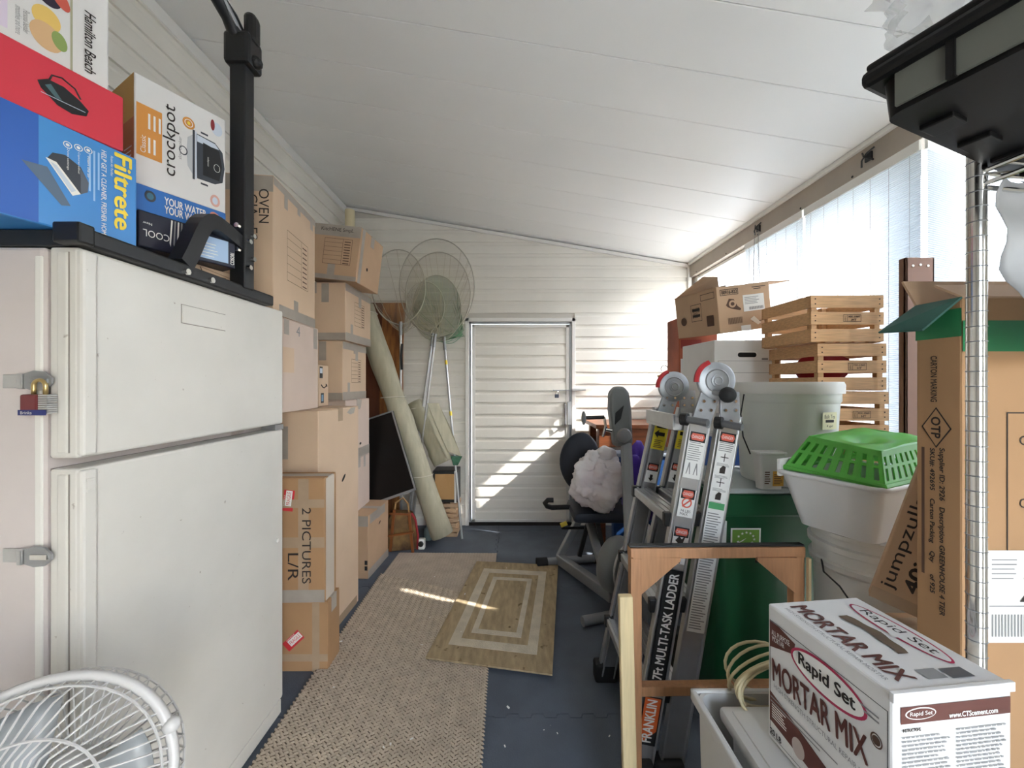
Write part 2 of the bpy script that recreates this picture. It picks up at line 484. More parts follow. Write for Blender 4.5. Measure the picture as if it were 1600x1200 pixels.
for yy in [3.6, 3.1, 2.7, 2.3, 1.95, 1.6, 1.3]:
    bm = B(); cyl(bm, (XR-.032, yy, ZR-.12), (XR-.028, yy, ZR-.12), .006, n=8); obj('screw', bm, M_rub, hb)
k = 0
for y0, y1, zb in ((3.70, 3.765, 0), (2.845, 2.885, 0), (2.235, 2.275, SILL)):
    bm = B(); box(bm, XR+.02, XR+.08, y0, y1, max(zb, SILL), ZR-.02, bev=.003)
    struct('wall_post', bm, M_trim)
# far bay: fixed glazed window with a mid rail
M_glass = bpy.data.materials.new('window_glass'); M_glass.use_nodes = True
n = M_glass.node_tree.nodes; L = M_glass.node_tree.links; n.remove(n['Principled BSDF'])
g = n.new('ShaderNodeBsdfGlossy'); g.inputs['Roughness'].default_value = .02; tr = n.new('ShaderNodeBsdfTransparent')
mx = n.new('ShaderNodeMixShader'); mx.inputs[0].default_value = .07
L.new(tr.outputs[0], mx.inputs[1]); L.new(g.outputs[0], mx.inputs[2])
L.new(mx.outputs[0], n['Material Output'].inputs[0])
wz = structE('window_1', (XR+.03, 3.29, 1.64))
bm = B()
for a in ((2.89, 2.915), (3.67, 3.695)): box(bm, XR+.015, XR+.05, a[0], a[1], 1.64, ZR-.136, bev=.003)
box(bm, XR+.015, XR+.05, 2.915, 3.67, 1.64, 1.665, bev=.003); box(bm, XR+.015, XR+.05, 2.915, 3.67, 2.385, 2.41, bev=.003)
obj('window_frame', bm, M_trim, wz)
bm = B(); box(bm, XR+.03, XR+.034, 2.915, 3.67, 1.665, 2.385); obj('pane', bm, M_glass, wz)

# roll-up blinds of thin translucent slats
M_pvc = mat('pvc_slats', '#b9bec1', .4, transl=.42)
M_str = mat('blind_string', '#8f8d88', .8)
def blind(label, p0, p1, ztop, zbot, slat=.0092):
    p0, p1 = Vector((*p0, 0)), Vector((*p1, 0)); d = (p1-p0); L_ = d.length; d.normalize(); nrm = Vector((d.y, -d.x, 0))
    if nrm.x > 0: nrm = -nrm
    t = thing('roll_up_blind', label, 'blind', (p0.x, p0.y, zbot))
    bm = B(); n_ = int((ztop-zbot)/slat); prev = None
    for i in range(n_*3+1):
        z = zbot+i*slat/3; off = (0, .0042, .0042)[i % 3]
        cur = (bm.verts.new(p0+nrm*off+Vector((0, 0, z))), bm.verts.new(p1+nrm*off+Vector((0, 0, z))))
        if prev: bm.faces.new((prev[0], prev[1], cur[1], cur[0]))
        prev = cur
    obj('slats', bm, M_pvc, t, kind='stuff')
    bm = B(); ns = max(2, int(L_/.082))
    for i in range(ns):
        q = p0+d*(L_*(i+.5)/ns)+nrm*.0048; cyl(bm, q+Vector((0, 0, zbot)), q+Vector((0, 0, ztop)), .0011, n=4)
    obj('strings', bm, M_str, t, kind='stuff')
    bm = B(); a = p0+nrm*.006; b = p1+nrm*.006
    beam(bm, a+Vector((0, 0, ztop)), b+Vector((0, 0, ztop)), .012, .045, bev=.003)
    obj('head_rail', bm, M_trim, t)
    bm = B(); cyl(bm, a+Vector((0, 0, zbot)), b+Vector((0, 0, zbot)), .012, n=10); obj('bottom_bar', bm, M_trim, t)
    return t
XB = XR-.035
blind('white slatted roll-up blind farthest along the window wall, beside the glazed pane', (XB, 2.83), (XB, 2.27), ZR-.165, .96)
blind('widest white slatted roll-up blind hanging behind the wooden crates', (XB, 2.255), (XB, 1.615), ZR-.165, .96)
blind('white slatted blind swung outward behind the chrome shelf post', (XB+.01, 1.600), (XB+.285, 1.705), ZR-.165, 1.04)
blind('narrow white slatted blind in the window bump-out beside the chrome post', (XB+.31, 1.685), (XB+.31, 1.472), ZR-.19, 1.04)
blind('added unseen white slatted blind beyond the right edge of the shelving', (XB+.31, 1.445), (XB+.31, .80), ZR-.19, 1.04)  # unseen; set out to filter the sun and leave a slit for the streak
# blind hooks with cords on the beam
for u_, v_, lab in ((1357, 245, 'black cord hook on the beam nearer the black tote'), (1185, 357, 'black cord hook on the beam with cords hanging down beside far blind')):
    Y = (XR-.035)*F/(u_-800); p = Vector((XR-.035, Y, CH+(600-v_)/F*Y))
    t = thing('cord_hook', lab, 'hook', p)
    bm = B(); box(bm, p.x-.004, p.x+.006, p.y-.018, p.y+.018, p.z-.02, p.z+.02, bev=.002)
    obj('plate', bm, M_black, t)
    bm = B()
    tube(bm, [p+Vector((0, -.03, .03)), p+Vector((-.02, -.012, .01)), p+Vector((-.02, .014, -.012)), p+Vector((-.004, .032, -.034))], .004, 6)
    tube(bm, [p+Vector((-.003, .03, .034)), p+Vector((-.024, .0, .0)), p+Vector((-.004, -.03, -.03))], .004, 6)
    obj('hook', bm, M_black, t)
    if u_ < 1300:
        for s in (-1, 1):
            bm = B(); q = p+Vector((-.015, s*.02, -.02))
            tube(bm, [q, q+Vector((0, s*.01, -.25)), q+Vector((.004, s*.015, -.62))], .0018, 5); obj('cord', bm, M_str, t)

# front wall behind the camera; unseen doorway added and sized for fill light
bm = B(); prism(bm, [(XL-.1, 0), (.30, 0), (.30, 2.05), (.90, 2.05), (.90, 0), (XR+.1, 0), (XR+.1, zc(XR+.1)), (XL-.1, zc(XL-.1))], -(YF), -(YF-.08), Matrix.Rotation(PI/2, 4, 'X'))
struct('wall_front', bm, M_side)

# door in the back wall
dr = structE('door_1', ((DX0+DX1)/2, YB, 0))
bm = B()
for xa, xb, za, zb in ((DX0-.035, DX0, 0, DZ1+.035), (DX1, DX1+.035, 0, DZ1+.035), (DX0-.035, DX1+.035, DZ1, DZ1+.035)):
    box(bm, xa, xb, YB-.028, YB+.08, za, zb, bev=.003)
obj('door_frame', bm, M_trim, dr)
bm = B()
for xa, xb, za, zb in ((DX0, DX0+.02, .02, DZ1), (DX1-.02, DX1, .02, DZ1), (DX0, DX1, DZ1-.018, DZ1)):
    box(bm, xa, xb, YB-.012, YB+.06, za, zb)
obj('door_jamb', bm, M_alud, dr)
ax0, ax1 = DX0+.028, DX1-.024
bm = B(); box(bm, ax0, ax1, YB+.012, YB+.05, .035, DZ1-.025); obj('door_leaf', bm, M_side, dr)
dbm = mesh_of(board(ax0+.03, ax1-.03), M_side)
i = 0
while .05+(i+1)*EXP < DZ1+.02:
    o = obj('siding_board', dbm if .05+(i+1)*EXP < DZ1-.03 else mesh_of(board(ax0+.03, ax1-.03), M_side), None, dr)
    z_ = .05+i*EXP
    o.location = Vector((0, YB+.012, z_))-dr.location
    if z_+EXP > DZ1-.03: o.scale = (1, 1, (DZ1-.032-z_)/EXP)
    i += 1
bm = B()
for xa, xb, za, zb in ((ax0, ax0+.03, .03, DZ1-.03), (ax1-.03, ax1, .03, DZ1-.03), (ax0, ax1, .03, .055), (ax0, ax1, DZ1-.055, DZ1-.03)):
    box(bm, xa, xb, YB-.008, YB+.03, za, zb, bev=.002)
obj('edge_trim', bm, M_trim, dr)
bm = B(); box(bm, DX0-.03, DX1+.03, YB-.02, YB+.1, .0005, .03); obj('threshold', bm, M_gap, dr)
p = at(898, 608, YB-.03)
bm = B(); beam(bm, at(864, 610, YB-.03), at(893, 610, YB-.03), .02, .012); obj('hasp', bm, M_alud, dr)
bm = B(); beam(bm, at(893, 609, YB-.045), at(915, 609, YB-.045), .036, .022, bev=.004); obj('slide_bolt', bm, M_alu, dr)
bm = B(); a = at(883, 631, YB-.035); b = at(883, 664, YB-.035)
tube(bm, [a+Vector((0, .02, 0)), a+Vector((0, -.02, -.01)), b+Vector((0, -.02, .01)), b+Vector((0, .02, 0))], .009, 8)
obj('door_handle', bm, M_alud, dr)
bm = B(); box(bm, at(886, 0, YB).x, at(892, 0, YB).x, YB-.035, YB-.012, b.z, a.z+.02, bev=.002); obj('lock_plate', bm, M_alu, dr)
c = at(870, 618, YB-.055); t = thing('padlock', 'small dark padlock hanging from the hasp on the far door', 'padlock', c)
bm = B(); box(bm, c.x-.019, c.x+.019, c.y-.01, c.y+.01, c.z-.022, c.z+.012, bev=.003); obj('body', bm, mat('dark_steel', '#4a4f5c', .4, .7), t)
bm = B(); tube(bm, arc(c+Vector((0, 0, .03)), .012, 0, PI, 8)+[c+Vector((-.012, 0, .01))], .0035, 6); tube(bm, [c+Vector((.012, 0, .03)), c+Vector((.012, 0, .01))], .0035, 6)
obj('shackle', bm, M_chrome, t)

# neighbouring house seen white through the far window
nh = thing('neighbour_house', 'pale neighbouring house seen through the far window pane', 'house', (7, 3, -.12))
bm = B(); box(bm, 6.6, 10, -3, 9, -.12, 2.5); obj('wall', bm, mat('neighbour_paint', '#d9dcdc', .8), nh)
bm = B(); prism(bm, [(6.1, 2.45), (8.3, 3.35), (10.5, 2.45), (10.5, 2.55), (8.3, 3.47), (6.1, 2.55)], -9.4, 3.4, Matrix.Rotation(PI/2, 4, 'X')); obj('roof', bm, mat('neighbour_roof', '#9a9c9c', .8), nh)
bm = B(); box(bm, 6.55, 6.6, 2.5, 4.0, .9, 2.0); obj('window', bm, mat('neighbour_window', '#5a6670', .2), nh)
# ------------------------------------------------------------ refrigerator
FX, FY0, FY1, FZ = -.95, .85, 1.61, 1.684
M_fr = mat('fridge_enamel', '#d6d3cc', .34, var=.05, scale=5, spots=('#a49c92', 48, .72))
M_frs = mat('fridge_side_shaded', '#cfc6c3', .4, var=.09, scale=3, spots=('#b5a9a0', 6, .70))  # darker mauve of the shaded side put into its colour, plus spots
M_gask = mat('gasket', '#8d867f', .7)
t = thing('refrigerator', 'old off-white top-freezer refrigerator with hasps on its side', 'refrigerator', ((FX+XL)/2, (FY0+FY1)/2, 0))
fr_t = t
bm = B(); box(bm, XL+.03, FX-.085, FY0, FY1, .02, FZ, bev=.008); cab = obj('cabinet', bm, M_frs, t)
bm = B(); box(bm, FX-.105, FX-.088, FY0-.001, FY0+.012, .08, FZ-.02, bev=.003); obj('corner_strip', bm, M_trim, cab)
bm = B(); box(bm, FX-.084, FX-.073, FY0+.012, FY1-.012, .10, 1.19); box(bm, FX-.084, FX-.073, FY0+.012, FY1-.012, 1.215, FZ-.008)
obj('gasket', bm, M_gask, t)
for nm, z0, z1 in (('refrigerator_door', .075, 1.192), ('freezer_door', 1.215, FZ)):
    bm = B(); box(bm, FX-.074, FX-.008, FY0, FY1, z0, z1, bev=.007); d_ = obj(nm, bm, M_fr, t)
    bm = B(); box(bm, FX-.026, FX, FY0+.001, FY0+.034, z0+.004, z1-.004, bev=.006); obj('edge_strip', bm, M_fr, d_)
    bm = B(); box(bm, FX-.052, FX-.030, FY0-.004, FY0+.01, z0+.012, z1-.012, bev=.003); obj('handle_channel', bm, M_fr, d_)
    bm = B(); box(bm, FX-.0295, FX-.0268, FY0-.001, FY0+.004, z0+.012, z1-.012); obj('channel_groove', bm, M_gask, d_)
    if nm == 'freezer_door':
        bm = B()
        Y0 = .95*F/(800-288); Y1 = .95*F/(800-355)
        za, zb = CH+(600-476)/F*Y0, CH+(600-504)/F*Y0
        box(bm, FX-.009, FX-.0045, Y0, Y1, zb, za, bev=.001); obj('name_plate', bm, M_fr, d_)
        bm = B()
        for a in ((Y0-.002, Y1+.002, zb-.002, zb), (Y0-.002, Y1+.002, za, za+.002), (Y0-.002, Y0, zb, za), (Y1, Y1+.002, zb, za)):
            box(bm, FX-.009, FX-.0075, *a)
        obj('plate_outline', bm, M_gask, d_)
    else:
        bm = B(); Yh = .95*F/(800-436); box(bm, FX-.009, FX-.003, Yh-.006, Yh+.006, .735, .75, bev=.002); obj('door_plug', bm, M_trim, d_)
        bm = B()
        for z in (1.162, 1.138): box(bm, FX-.001, FX+.002, FY0+.008, FY0+.026, z, z+.006, bev=.001)
        obj('air_slot', bm, M_fr, d_)
bm = B(); box(bm, FX-.06, FX-.004, FY1-.06, FY1-.005, 1.193, 1.214); obj('hinge', bm, M_alud, t)
bm = B(); box(bm, FX-.075, FX-.012, FY0+.006, FY1-.006, .012, .07, bev=.004)
g_ = obj('toe_grille', bm, M_fr, t)
bm = B(); box(bm, FX-.05, FX+.004, FY0-.006, FY0+.03, .05, .078, bev=.003); obj('lower_hinge', bm, M_alud, t)
for q, vz in enumerate((595, 866)):
    # hasp on the side facing the camera
    z = CH-(vz-600)/F*FY0; y = FY0
    x0 = (8-800)/F*FY0; x1 = (50-800)/F*FY0; x2 = (95-800)/F*FY0
    bm = B(); box(bm, x0, x1, y-.005, y-.0005, z-.016, z+.014, bev=.0015); h_ = obj('hasp', bm, M_alu, t)
    bm = B(); box(bm, x1-.016, x1-.004, y-.016, y-.004, z-.018, z+.016, bev=.003); obj('hinge_knuckle', bm, M_alu, h_)
    bm = B(); prism(bm, [(x1, -.016), (x1+.02, -.022), (x2-.02, -.02), (x2-.004, -.006), (x2-.004, .006), (x2-.02, .02), (x1+.02, .022), (x1, .016)], .010, .014, Matrix(((1, 0, 0, 0), (0, 0, -1, y), (0, 1, 0, z), (0, 0, 0, 1))))
    obj('strap', bm, M_alud, h_)
    bm = B(); xc = (x1+x2)/2
    box(bm, xc-.018, xc+.022, y-.017, y-.010, z-.006, z+.006, bev=.002); obj('swivel_staple', bm, M_chrome if q else M_alud, h_)
# padlock
c = Vector(((62-800)/F*.833, .833, CH-(632-600)/F*.833))
t = thing('padlock', 'brass-shackled padlock with burgundy cover hanging on the refrigerator hasp', 'padlock', c)
M_burg = mat('burgundy', '#6d2a2f', .4)
bm = B(); box(bm, c.x-.030, c.x+.008, c.y-.012, c.y+.010, c.z-.022, c.z+.022, bev=.004); bo = obj('body', bm, M_burg, t)
bm = B()
for i in range(9): box(bm, c.x+.008, c.x+.028, c.y-.010, c.y+.010, c.z-.02+i*.0047, c.z-.0162+i*.0047, bev=.0006)
obj('laminated_plates', bm, M_alu, t)
bm = B(); box(bm, c.x-.0305, c.x+.0285, c.y-.0135, c.y-.012, c.z-.0225, c.z-.011); lb = obj('label_band', bm, mat('navy_print', '#25306f', .5), t)
text(t, fr((c.x-.03, c.y-.0136, c.z-.0225), (1, 0, 0), (0, 0, 1)), 'Brinks', .02, .0057, .024, .0065, M_paper)
bm = B(); tube(bm, [c+Vector((-.013, 0, .02))]+[c+Vector((-.013, 0, .034))]+arc(c+Vector((0, 0, .04)), .013, PI, 0, 8)+[c+Vector((.013, 0, .02))], .0042, 8)
obj('shackle', bm, mat('brass', '#c9b07a', .3, .9), t, smooth=True)

# ------------------------------------------------------------ black steel exercise frame standing on the fridge top
px = -.95
Yp = .95*F/(800-380)
t = thing('exercise_rack', 'black steel exercise frame with bolted post standing on the refrigerator top', 'exercise equipment', (px, Yp, FZ))
def tb(name, p0, p1, wx, wy, m=M_black, bev=.004, up=None, par=None):
    bm = B(); beam(bm, p0, p1, wx, wy, up, bev); return obj(name, bm, m, par or t)
zb_ = FZ+.001
bm = B(); box(bm, px-.036, px+.016, .84, 1.51, zb_, zb_+.040, bev=.006); bt = obj('base_tube', bm, M_black, t)
bm = B(); box(bm, px-.040, px+.020, .826, .86, zb_, zb_+.046, bev=.005); obj('end_cap', bm, M_blackp, bt)
tb('cross_tube', (px-.03, 1.48, zb_+.02), (XL+.22, 1.48, zb_+.02), .04, .04)
tb('cross_tube', (px-.03, .875, zb_+.02), (XL+.12, .875, zb_+.02), .04, .04)
po = tb('post', (px-.004, Yp, zb_+.03), (px-.004, Yp, 2.52), .054, .05, up=(0, 1, 0))
# curved brace in the plane of the base tube
bm = B()
a = Vector((px-.004, .95*F/(800-285), zb_+.04)); e = Vector((px-.004, Yp-.02, CH+(600-375)/F*Yp))
pts = [a, a+Vector((0, .03, .05)), a+Vector((0, .075, .098)), a+Vector((0, .14, .133)), a+Vector((0, .22, e.z-a.z+.012)), e]
pts[4] = Vector((a.x, (a.y+e.y)/2+.04, e.z+.008))
from mathutils.geometry import interpolate_bezier
ctl = [(a, a+Vector((0, .055, .10)), Vector((a.x, a.y+.06, e.z+.012)), Vector((a.x, (a.y*.45+e.y*.55), e.z+.004))), (Vector((a.x, (a.y*.45+e.y*.55), e.z+.004)), Vector((a.x, a.y*.3+e.y*.7, e.z)), Vector((a.x, a.y*.15+e.y*.85, e.z-.01)), e+Vector((0, 0, -.02)))]
pts = []
for c4 in ctl: pts += [Vector(p) for p in interpolate_bezier(*c4, 9)][(1 if pts else 0):]
prev = None
for i, p in enumerate(pts):
    d = (pts[min(i+1, len(pts)-1)]-pts[max(i-1, 0)]).normalized(); nn = d.cross(Vector((1, 0, 0))).normalized()
    cur = [bm.verts.new(p+Vector((sx*.02, 0, 0))+nn*sz*.023) for sx, sz in ((-1, -1), (1, -1), (1, 1), (-1, 1))]
    if prev:
        for j in range(4): bm.faces.new((prev[j], prev[(j+1) % 4], cur[(j+1) % 4], cur[j]))
    else: bm.faces.new(cur)
    prev = cur
bm.faces.new(prev)
obj('brace', bm, M_black, t)
bm = B(); c = Vector((px, Yp, 2.53)); box(bm, c.x-.045, c.x+.045, c.y-.04, c.y+.04, 2.49, 2.60, bev=.012); cl = obj('clamp', bm, M_blackp, t)
bm = B(); sphere(bm, (px+.045, Yp, 2.515), .022, 2, (1, 1, 1)); box(bm, px+.015, px+.055, Yp-.03, Yp+.02, 2.575, 2.675, bev=.016); obj('knob', bm, M_blackp, cl)
bm = B(); tube(bm, [(px-.005, Yp, 2.575), (px-.012, Yp-.05, 2.63), (px-.02, Yp-.15, 2.665), (px-.02, .80, 2.69)], [.03, .026, .02, .018], 12)
obj('arm', bm, M_black, t, smooth=SM)
bm = B(); cyl(bm, (px+.012, Yp-.01, 2.585), (px-.005, Yp-.16, 2.69), .008, n=10); obj('lock_pin', bm, M_alud, cl)
for u_, v_ in ((368, 366), (384, 354), (367, 407), (383, 391)):
    p = at(u_, v_, Yp-.03); xx = px-.004+(.012 if u_ > 375 else -.022); yy = Yp+.006 if u_ > 375 else Yp-.014
    bm = B(); cyl(bm, (xx, Yp-.034, p.z), (xx, Yp-.046, p.z), .0085, n=8); obj('bolt', bm, M_chrome, t)
    bm = B(); cyl(bm, (px+.027, yy, p.z-.02), (px+.038, yy, p.z-.02), .0085, n=8); obj('bolt', bm, M_chrome, t)
for Yq in (1.10, 1.19):
    bm = B(); cyl(bm, (px+.015, Yq, zb_+.016), (px+.026, Yq, zb_+.016), .009, n=8); obj('bolt', bm, M_chrome, bt)
bm = B(); cyl(bm, (px-.01, 1.12, zb_+.04), (px-.01, 1.12, zb_+.055), .012, n=8); obj('bolt', bm, M_chrome, bt)

# ------------------------------------------------------------ boxes piled on the fridge
def two(p, q):  # angle about z of the +y edge from p to q
    return math.atan2(-(q.x-p.x), q.y-p.y)
M_blue = mat('blue_carton', '#4d9bdc', .35, col2='#3f86cf', scale=1.5)
M_dblue = mat('deep_blue', '#1f3f92', .4)
M_yel = mat('yellow_print', '#f3d94a', .5)
z0 = zb_+.042; cr = Vector((-.975, 1.0, z0))
rz = two(Vector((-1.040, .779)), Vector((-.975, 1.0)))
Lb = .33
near = cr-Matrix.Rotation(rz, 3, 'Z') @ Vector((0, Lb, 0))
k = carton('air_purifier_box', 'blue air cleaner box with yellow lettering lying on the refrigerator', near, rz, .30, Lb, .238, M_blue, top='plain')
f = k.face('+x')
rect(k.t, f, 0, .155, .002, .236, M_dblue.copy() if False else mat('blue_shade_print', '#2f62b8', .4), .0004)
text(k.t, f, 'Filtrete', Lb-.030, .135, .19, .036, M_yel, -PI/2, bold=.028)
text(k.t, f, 'HELP GET A CLEANER, FRESHER HOME', Lb-.068, .115, .21, .011, M_paper, -PI/2, bold=.01)
text(k.t, f, 'Room Air Purifier', Lb-.052, .19, .05, .005, M_paper, -PI/2)
bars(k.t, f, [(Lb-.078, Lb-.0745, .12, .21), (Lb-.086, Lb-.0825, .09, .21), (Lb-.094, Lb-.0905, .11, .20)], mat('pale_blue_print', '#9fc8ee', .6))
for i, s in enumerate((.235, .218, .200)):
    ring(k.t, f, s, .205-.004*i, .0075, .0075, .0016, M_paper); ell(k.t, f, s, .205-.004*i, .0035, .0035, M_paper, n=8)
    text(k.t, f, ('Filters the air', 'Captures odour', 'Quiet settings')[i], s, .165, .05, .0045, M_paper, -PI/2)
M_dgp = mat('dark_grey_print', '#3a3f48', .5); M_mgp = mat('mid_grey_print', '#59616d', .5); M_lgp = mat('light_grey_print', '#c9d3df', .5)
poly(k.t, f, [(.168, .150), (.176, .166), (.196, .172), (.222, .158), (.236, .128), (.234, .105), (.208, .085)], M_dgp)
poly(k.t, f, [(.220, .158), (.236, .128), (.234, .105), (.222, .095), (.222, .13)], M_mgp, .0009)
poly(k.t, f, [(.165, .150), (.208, .085), (.222, .095), (.182, .148)], M_paper, .0010)
poly(k.t, f, [(.172, .144), (.206, .092), (.214, .099), (.182, .141)], M_lgp, .0013)
poly(k.t, f, [(.13, .125), (.168, .130), (.205, .06), (.19, .055)], mat('shade_print', '#5d7086', .6), .0008)
zr0 = z0+.239
R_ = Matrix.Rotation(rz, 3, 'Z')
crn = Vector((-.980, .971, zr0)); rz2 = two(Vector((-1.050, .787)), Vector((-.980, .971)))
near = crn-Matrix.Rotation(rz2, 3, 'Z') @ Vector((0, .33, 0))
k = carton('cookware_box', 'red cookware box with black pot picture on top of the blue box', near, rz2, .30, .33, .137, mat('red_carton', '#d8394b', .4, var=.05, scale=2), top='plain')
f = k.face('+x')
poly(k.t, f, [(.185, .075), (.19, .062), (.215, .04), (.238, .035), (.262, .045), (.266, .06), (.25, .075), (.225, .088), (.2, .088)], M_black)
poly(k.t, f, [(.196, .072), (.212, .055), (.222, .055), (.205, .08)], mat('teal_sheen_print', '#4c6a70', .5), .0010)
bars(k.t, f, [(.19, .26, .052, .0535)], M_lgp, .0011)
bm = B(); prev = None
tube(bm, [f @ Vector(p) for p in ((.203, .088, .001), (.207, .101, .001), (.222, .106, .001), (.243, .096, .001), (.252, .078, .001))], .0018, 5); obj('print', bm, M_black, k.t)
zh = zr0+.138
crn = Vector((-1.0, .955, zh)); near = crn-Matrix.Rotation(rz2, 3, 'Z') @ Vector((0, .33, 0))
k = carton('blender_box', 'white kitchen appliance box with food pictures, topmost on the refrigerator pile', near, rz2, .28, .33, .235, M_whitec, top='plain')
f = k.face('+x')
text(k.t, f, 'Hamilton Beach', .295, .092, .145, .020, M_ink, -PI/2, shear=.15, bold=.015)
rect(k.t, f, .262, .266, .004, .231, mat('olive_print', '#a9a88d', .6))
rect(k.t, f, .02, .170, .02, .17, mat('lilac_print', '#dccfe0', .6))
for s, tt, a, b, cc, q in ((.12, .105, .035, .028, '#e3cfb2', .3), (.20, .165, .02, .03, '#5a2f4a', .6), (.225, .15, .022, .03, '#2d2336', .4), (.245, .155, .013, .026, '#c95a4a', .5), (.225, .09, .022, .026, '#e6c26a', 0),
                           (.225, .05, .025, .03, '#d8b184', .2), (.245, .055, .012, .02, '#8aa05a', .2), (.14, .04, .02, .012, '#8a7a58', .4), (.06, .08, .03, .03, '#b9a8cc', 0)):
    ell(k.t, f, s, tt, a, b, mat('food_print_'+cc[1:], cc, .5), .0008+.0002*q, rot=q)
text(k.t, f, 'Personal blender\nsmoothies and more', .19, .05, .06, .02, M_grayp, -PI/2)

# small stack behind: carton, dark box, blue box, slow-cooker box
Z1 = FZ+.002
nearp = Vector((-1.075, 1.105, 0)); farp = Vector((-.968, 1.305, 0)); rz = two(nearp, farp)
p = Vector((-1.03, 1.23, Z1)); k = carton('shipping_carton', 'small brown carton lying under the dark box on the refrigerator', p, two(Vector((-1.03, 1.23)), Vector((-.985, 1.42))), .34, .20, .085, M_kraft2, top='plain')
f = k.face('+x'); poly(k.t, f, [(.03, .08), (.16, .065), (.11, .03), (.05, .035)], M_inkb, .0006); poly(k.t, f, [(.034, .078), (.152, .0645), (.109, .033), (.053, .038)], M_kraft2, .0009)
bars(k.t, f, [(.06, .12, .06, .063), (.062, .12, .05, .053), (.07, .11, .042, .045)], M_inkb, .0012)
p = Vector((-1.06, 1.09, Z1+.086)); k = carton('coffee_maker_box', 'dark navy box printed upside down beneath the bright blue box', p, rz, .30, .25, .105, mat('navy_carton', '#10142c', .4), top='plain')
f = k.face('+x'); text(k.t, f, 'COOL', .04, .042, .06, .02, M_paper, PI); text(k.t, f, 'New', .02, .07, .02, .007, M_paper, PI)
for i in range(4): poly(k.t, f, [(.075+.008*i, .1), (.079+.008*i, .1), (.074+.009*i, .02), (.071+.009*i, .03)], M_grayp if i % 2 else M_paper)
rect(k.t, f, .13, .228, .012, .085, mat('ice_print', '#a9c4e4', .5)); bars(k.t, f, lines(.15, .2, .02, .07, 5, .25), M_paper, .0009); text(k.t, f, 'COSORI', .239, .03, .04, .012, M_paper, PI/2, bold=.028)
p = Vector((-1.075, 1.09, Z1+.192)); k = carton('water_filter_box', 'bright blue box with white lettering under the slow cooker box', p, rz, .28, .235, .078, mat('water_blue', '#2f72c0', .4, var=.1, scale=3), top='plain')
f = k.face('+x'); text(k.t, f, 'YOUR WATER.\nYOUR WAY', .125, .038, .11, .05, M_paper, 0, bold=.028)
ell(k.t, f, .038, .05, .013, .016, M_dgp); ell(k.t, f, .038, .05, .008, .010, mat('teal_print', '#3a6f86', .4), .0012)
ell(k.t, f, .205, .045, .016, .024, mat('salmon_print', '#d88a76', .5), rot=.5); ell(k.t, f, .208, .045, .008, .016, M_paper, .0012, rot=.5)
p = Vector((-1.080, 1.10, Z1+.271)); k = carton('slow_cooker_box', 'white slow cooker box with orange end and large rotated lettering', p, rz, .17, .232, .318, M_whitec, top='plain')
f = k.face('+x'); D = .232; H = .318
M_or = mat('orange_print', '#d99545', .5)
rect(k.t, f, .004, .062, .085, .235, M_or)
text(k.t, f, 'crockpot', .083, .165, .215, .040, M_ink, PI/2)
text(k.t, f, 'slow cooker', .105, .155, .07, .008, M_grayp, PI/2)
text(k.t, f, 'Classic', .018, .12, .05, .012, M_paper, PI/2)
for s, tt in ((.03, .19), (.042, .19), (.054, .19), (.03, .12), (.042, .12)): bars(k.t, f, [(s, s+.005, tt-.02, tt+.025)], M_paper)
ell(k.t, f, .128, .245, .016, .018, M_or); ring(k.t, f, .128, .245, .011, .012, .002, M_paper, .0012); ell(k.t, f, .128, .245, .004, .005, M_yel, .0013)
poly(k.t, f, [(.148, .225), (.20, .222), (.222, .20), (.228, .15), (.222, .10), (.20, .085), (.15, .082)], M_dgp)
poly(k.t, f, [(.150, .222), (.20, .218), (.212, .205), (.165, .20), (.15, .20)], M_lgp, .0010)
poly(k.t, f, [(.166, .205), (.212, .20), (.22, .15), (.212, .10), (.166, .10)], M_black, .0011)
rect(k.t, f, .138, .144, .075, .232, M_dgp); rect(k.t, f, .145, .149, .078, .229, M_lgp, .0008)
poly(k.t, f, [(.138, .215), (.125, .20), (.122, .155), (.125, .11), (.138, .09)], mat('lid_print', '#b8bcc0', .5), .0008)
ring(k.t, f, .114, .152, .011, .014, .003, M_dgp); rect(k.t, f, .16, .18, .232, .238, M_dgp); rect(k.t, f, .16, .18, .068, .074, M_dgp)
ring(k.t, f, .205, .14, .009, .013, .0012, M_paper, .0014); text(k.t, f, 'crockpot', .18, .15, .03, .006, M_paper, PI/2, .0016)
ell(k.t, f, .205, .27, .016, .022, M_lgp, .0008); ell(k.t, f, .193, .278, .006, .018, mat('berry_print', '#8c2a30', .5), .0011); ell(k.t, f, .2, .03, .014, .02, mat('pink_print', '#d8a89c', .5), .0008); ell(k.t, f, .2, .03, .008, .012, M_lgp, .0011)
f = k.face('-y'); rect(k.t, f, .002, .168, .002, .19, mat('rust_orange', '#b8621f', .5)); rect(k.t, f, .002, .168, .19, .316, mat('mustard_card', '#c79a4e', .6)); bars(k.t, f, lines(.1, .16, .03, .12, 7, .3), M_paper)

# ------------------------------------------------------------ carton stacks
def form(k, f, s0, s1, t0, t1, m=M_inkb, rot=False):
    """printed moving-box form: outline, ruled lines and a check list column"""
    rr = outline(s0, s1, t0, t1, .0022); w_ = s1-s0; h_ = t1-t0; sm = s0+w_*.66
    rr += [(sm, sm+.002, t0, t1)]
    for i in range(1, 6): rr += [(s0, sm, t0+h_*i/6, t0+h_*i/6+.0018)]
    for i in range(9): rr += [(sm+w_*.06, sm+w_*.28, t0+h_*(i+.4)/9.6, t0+h_*(i+.4)/9.6+.006)]
    bars(k.t, f, rr, m)
def strip(k, f, s0, s1, t0, t1, m=M_tapeg, lift=.0012): return rect(k.t, f, s0, s1, t0, t1, m, lift, 'tape')

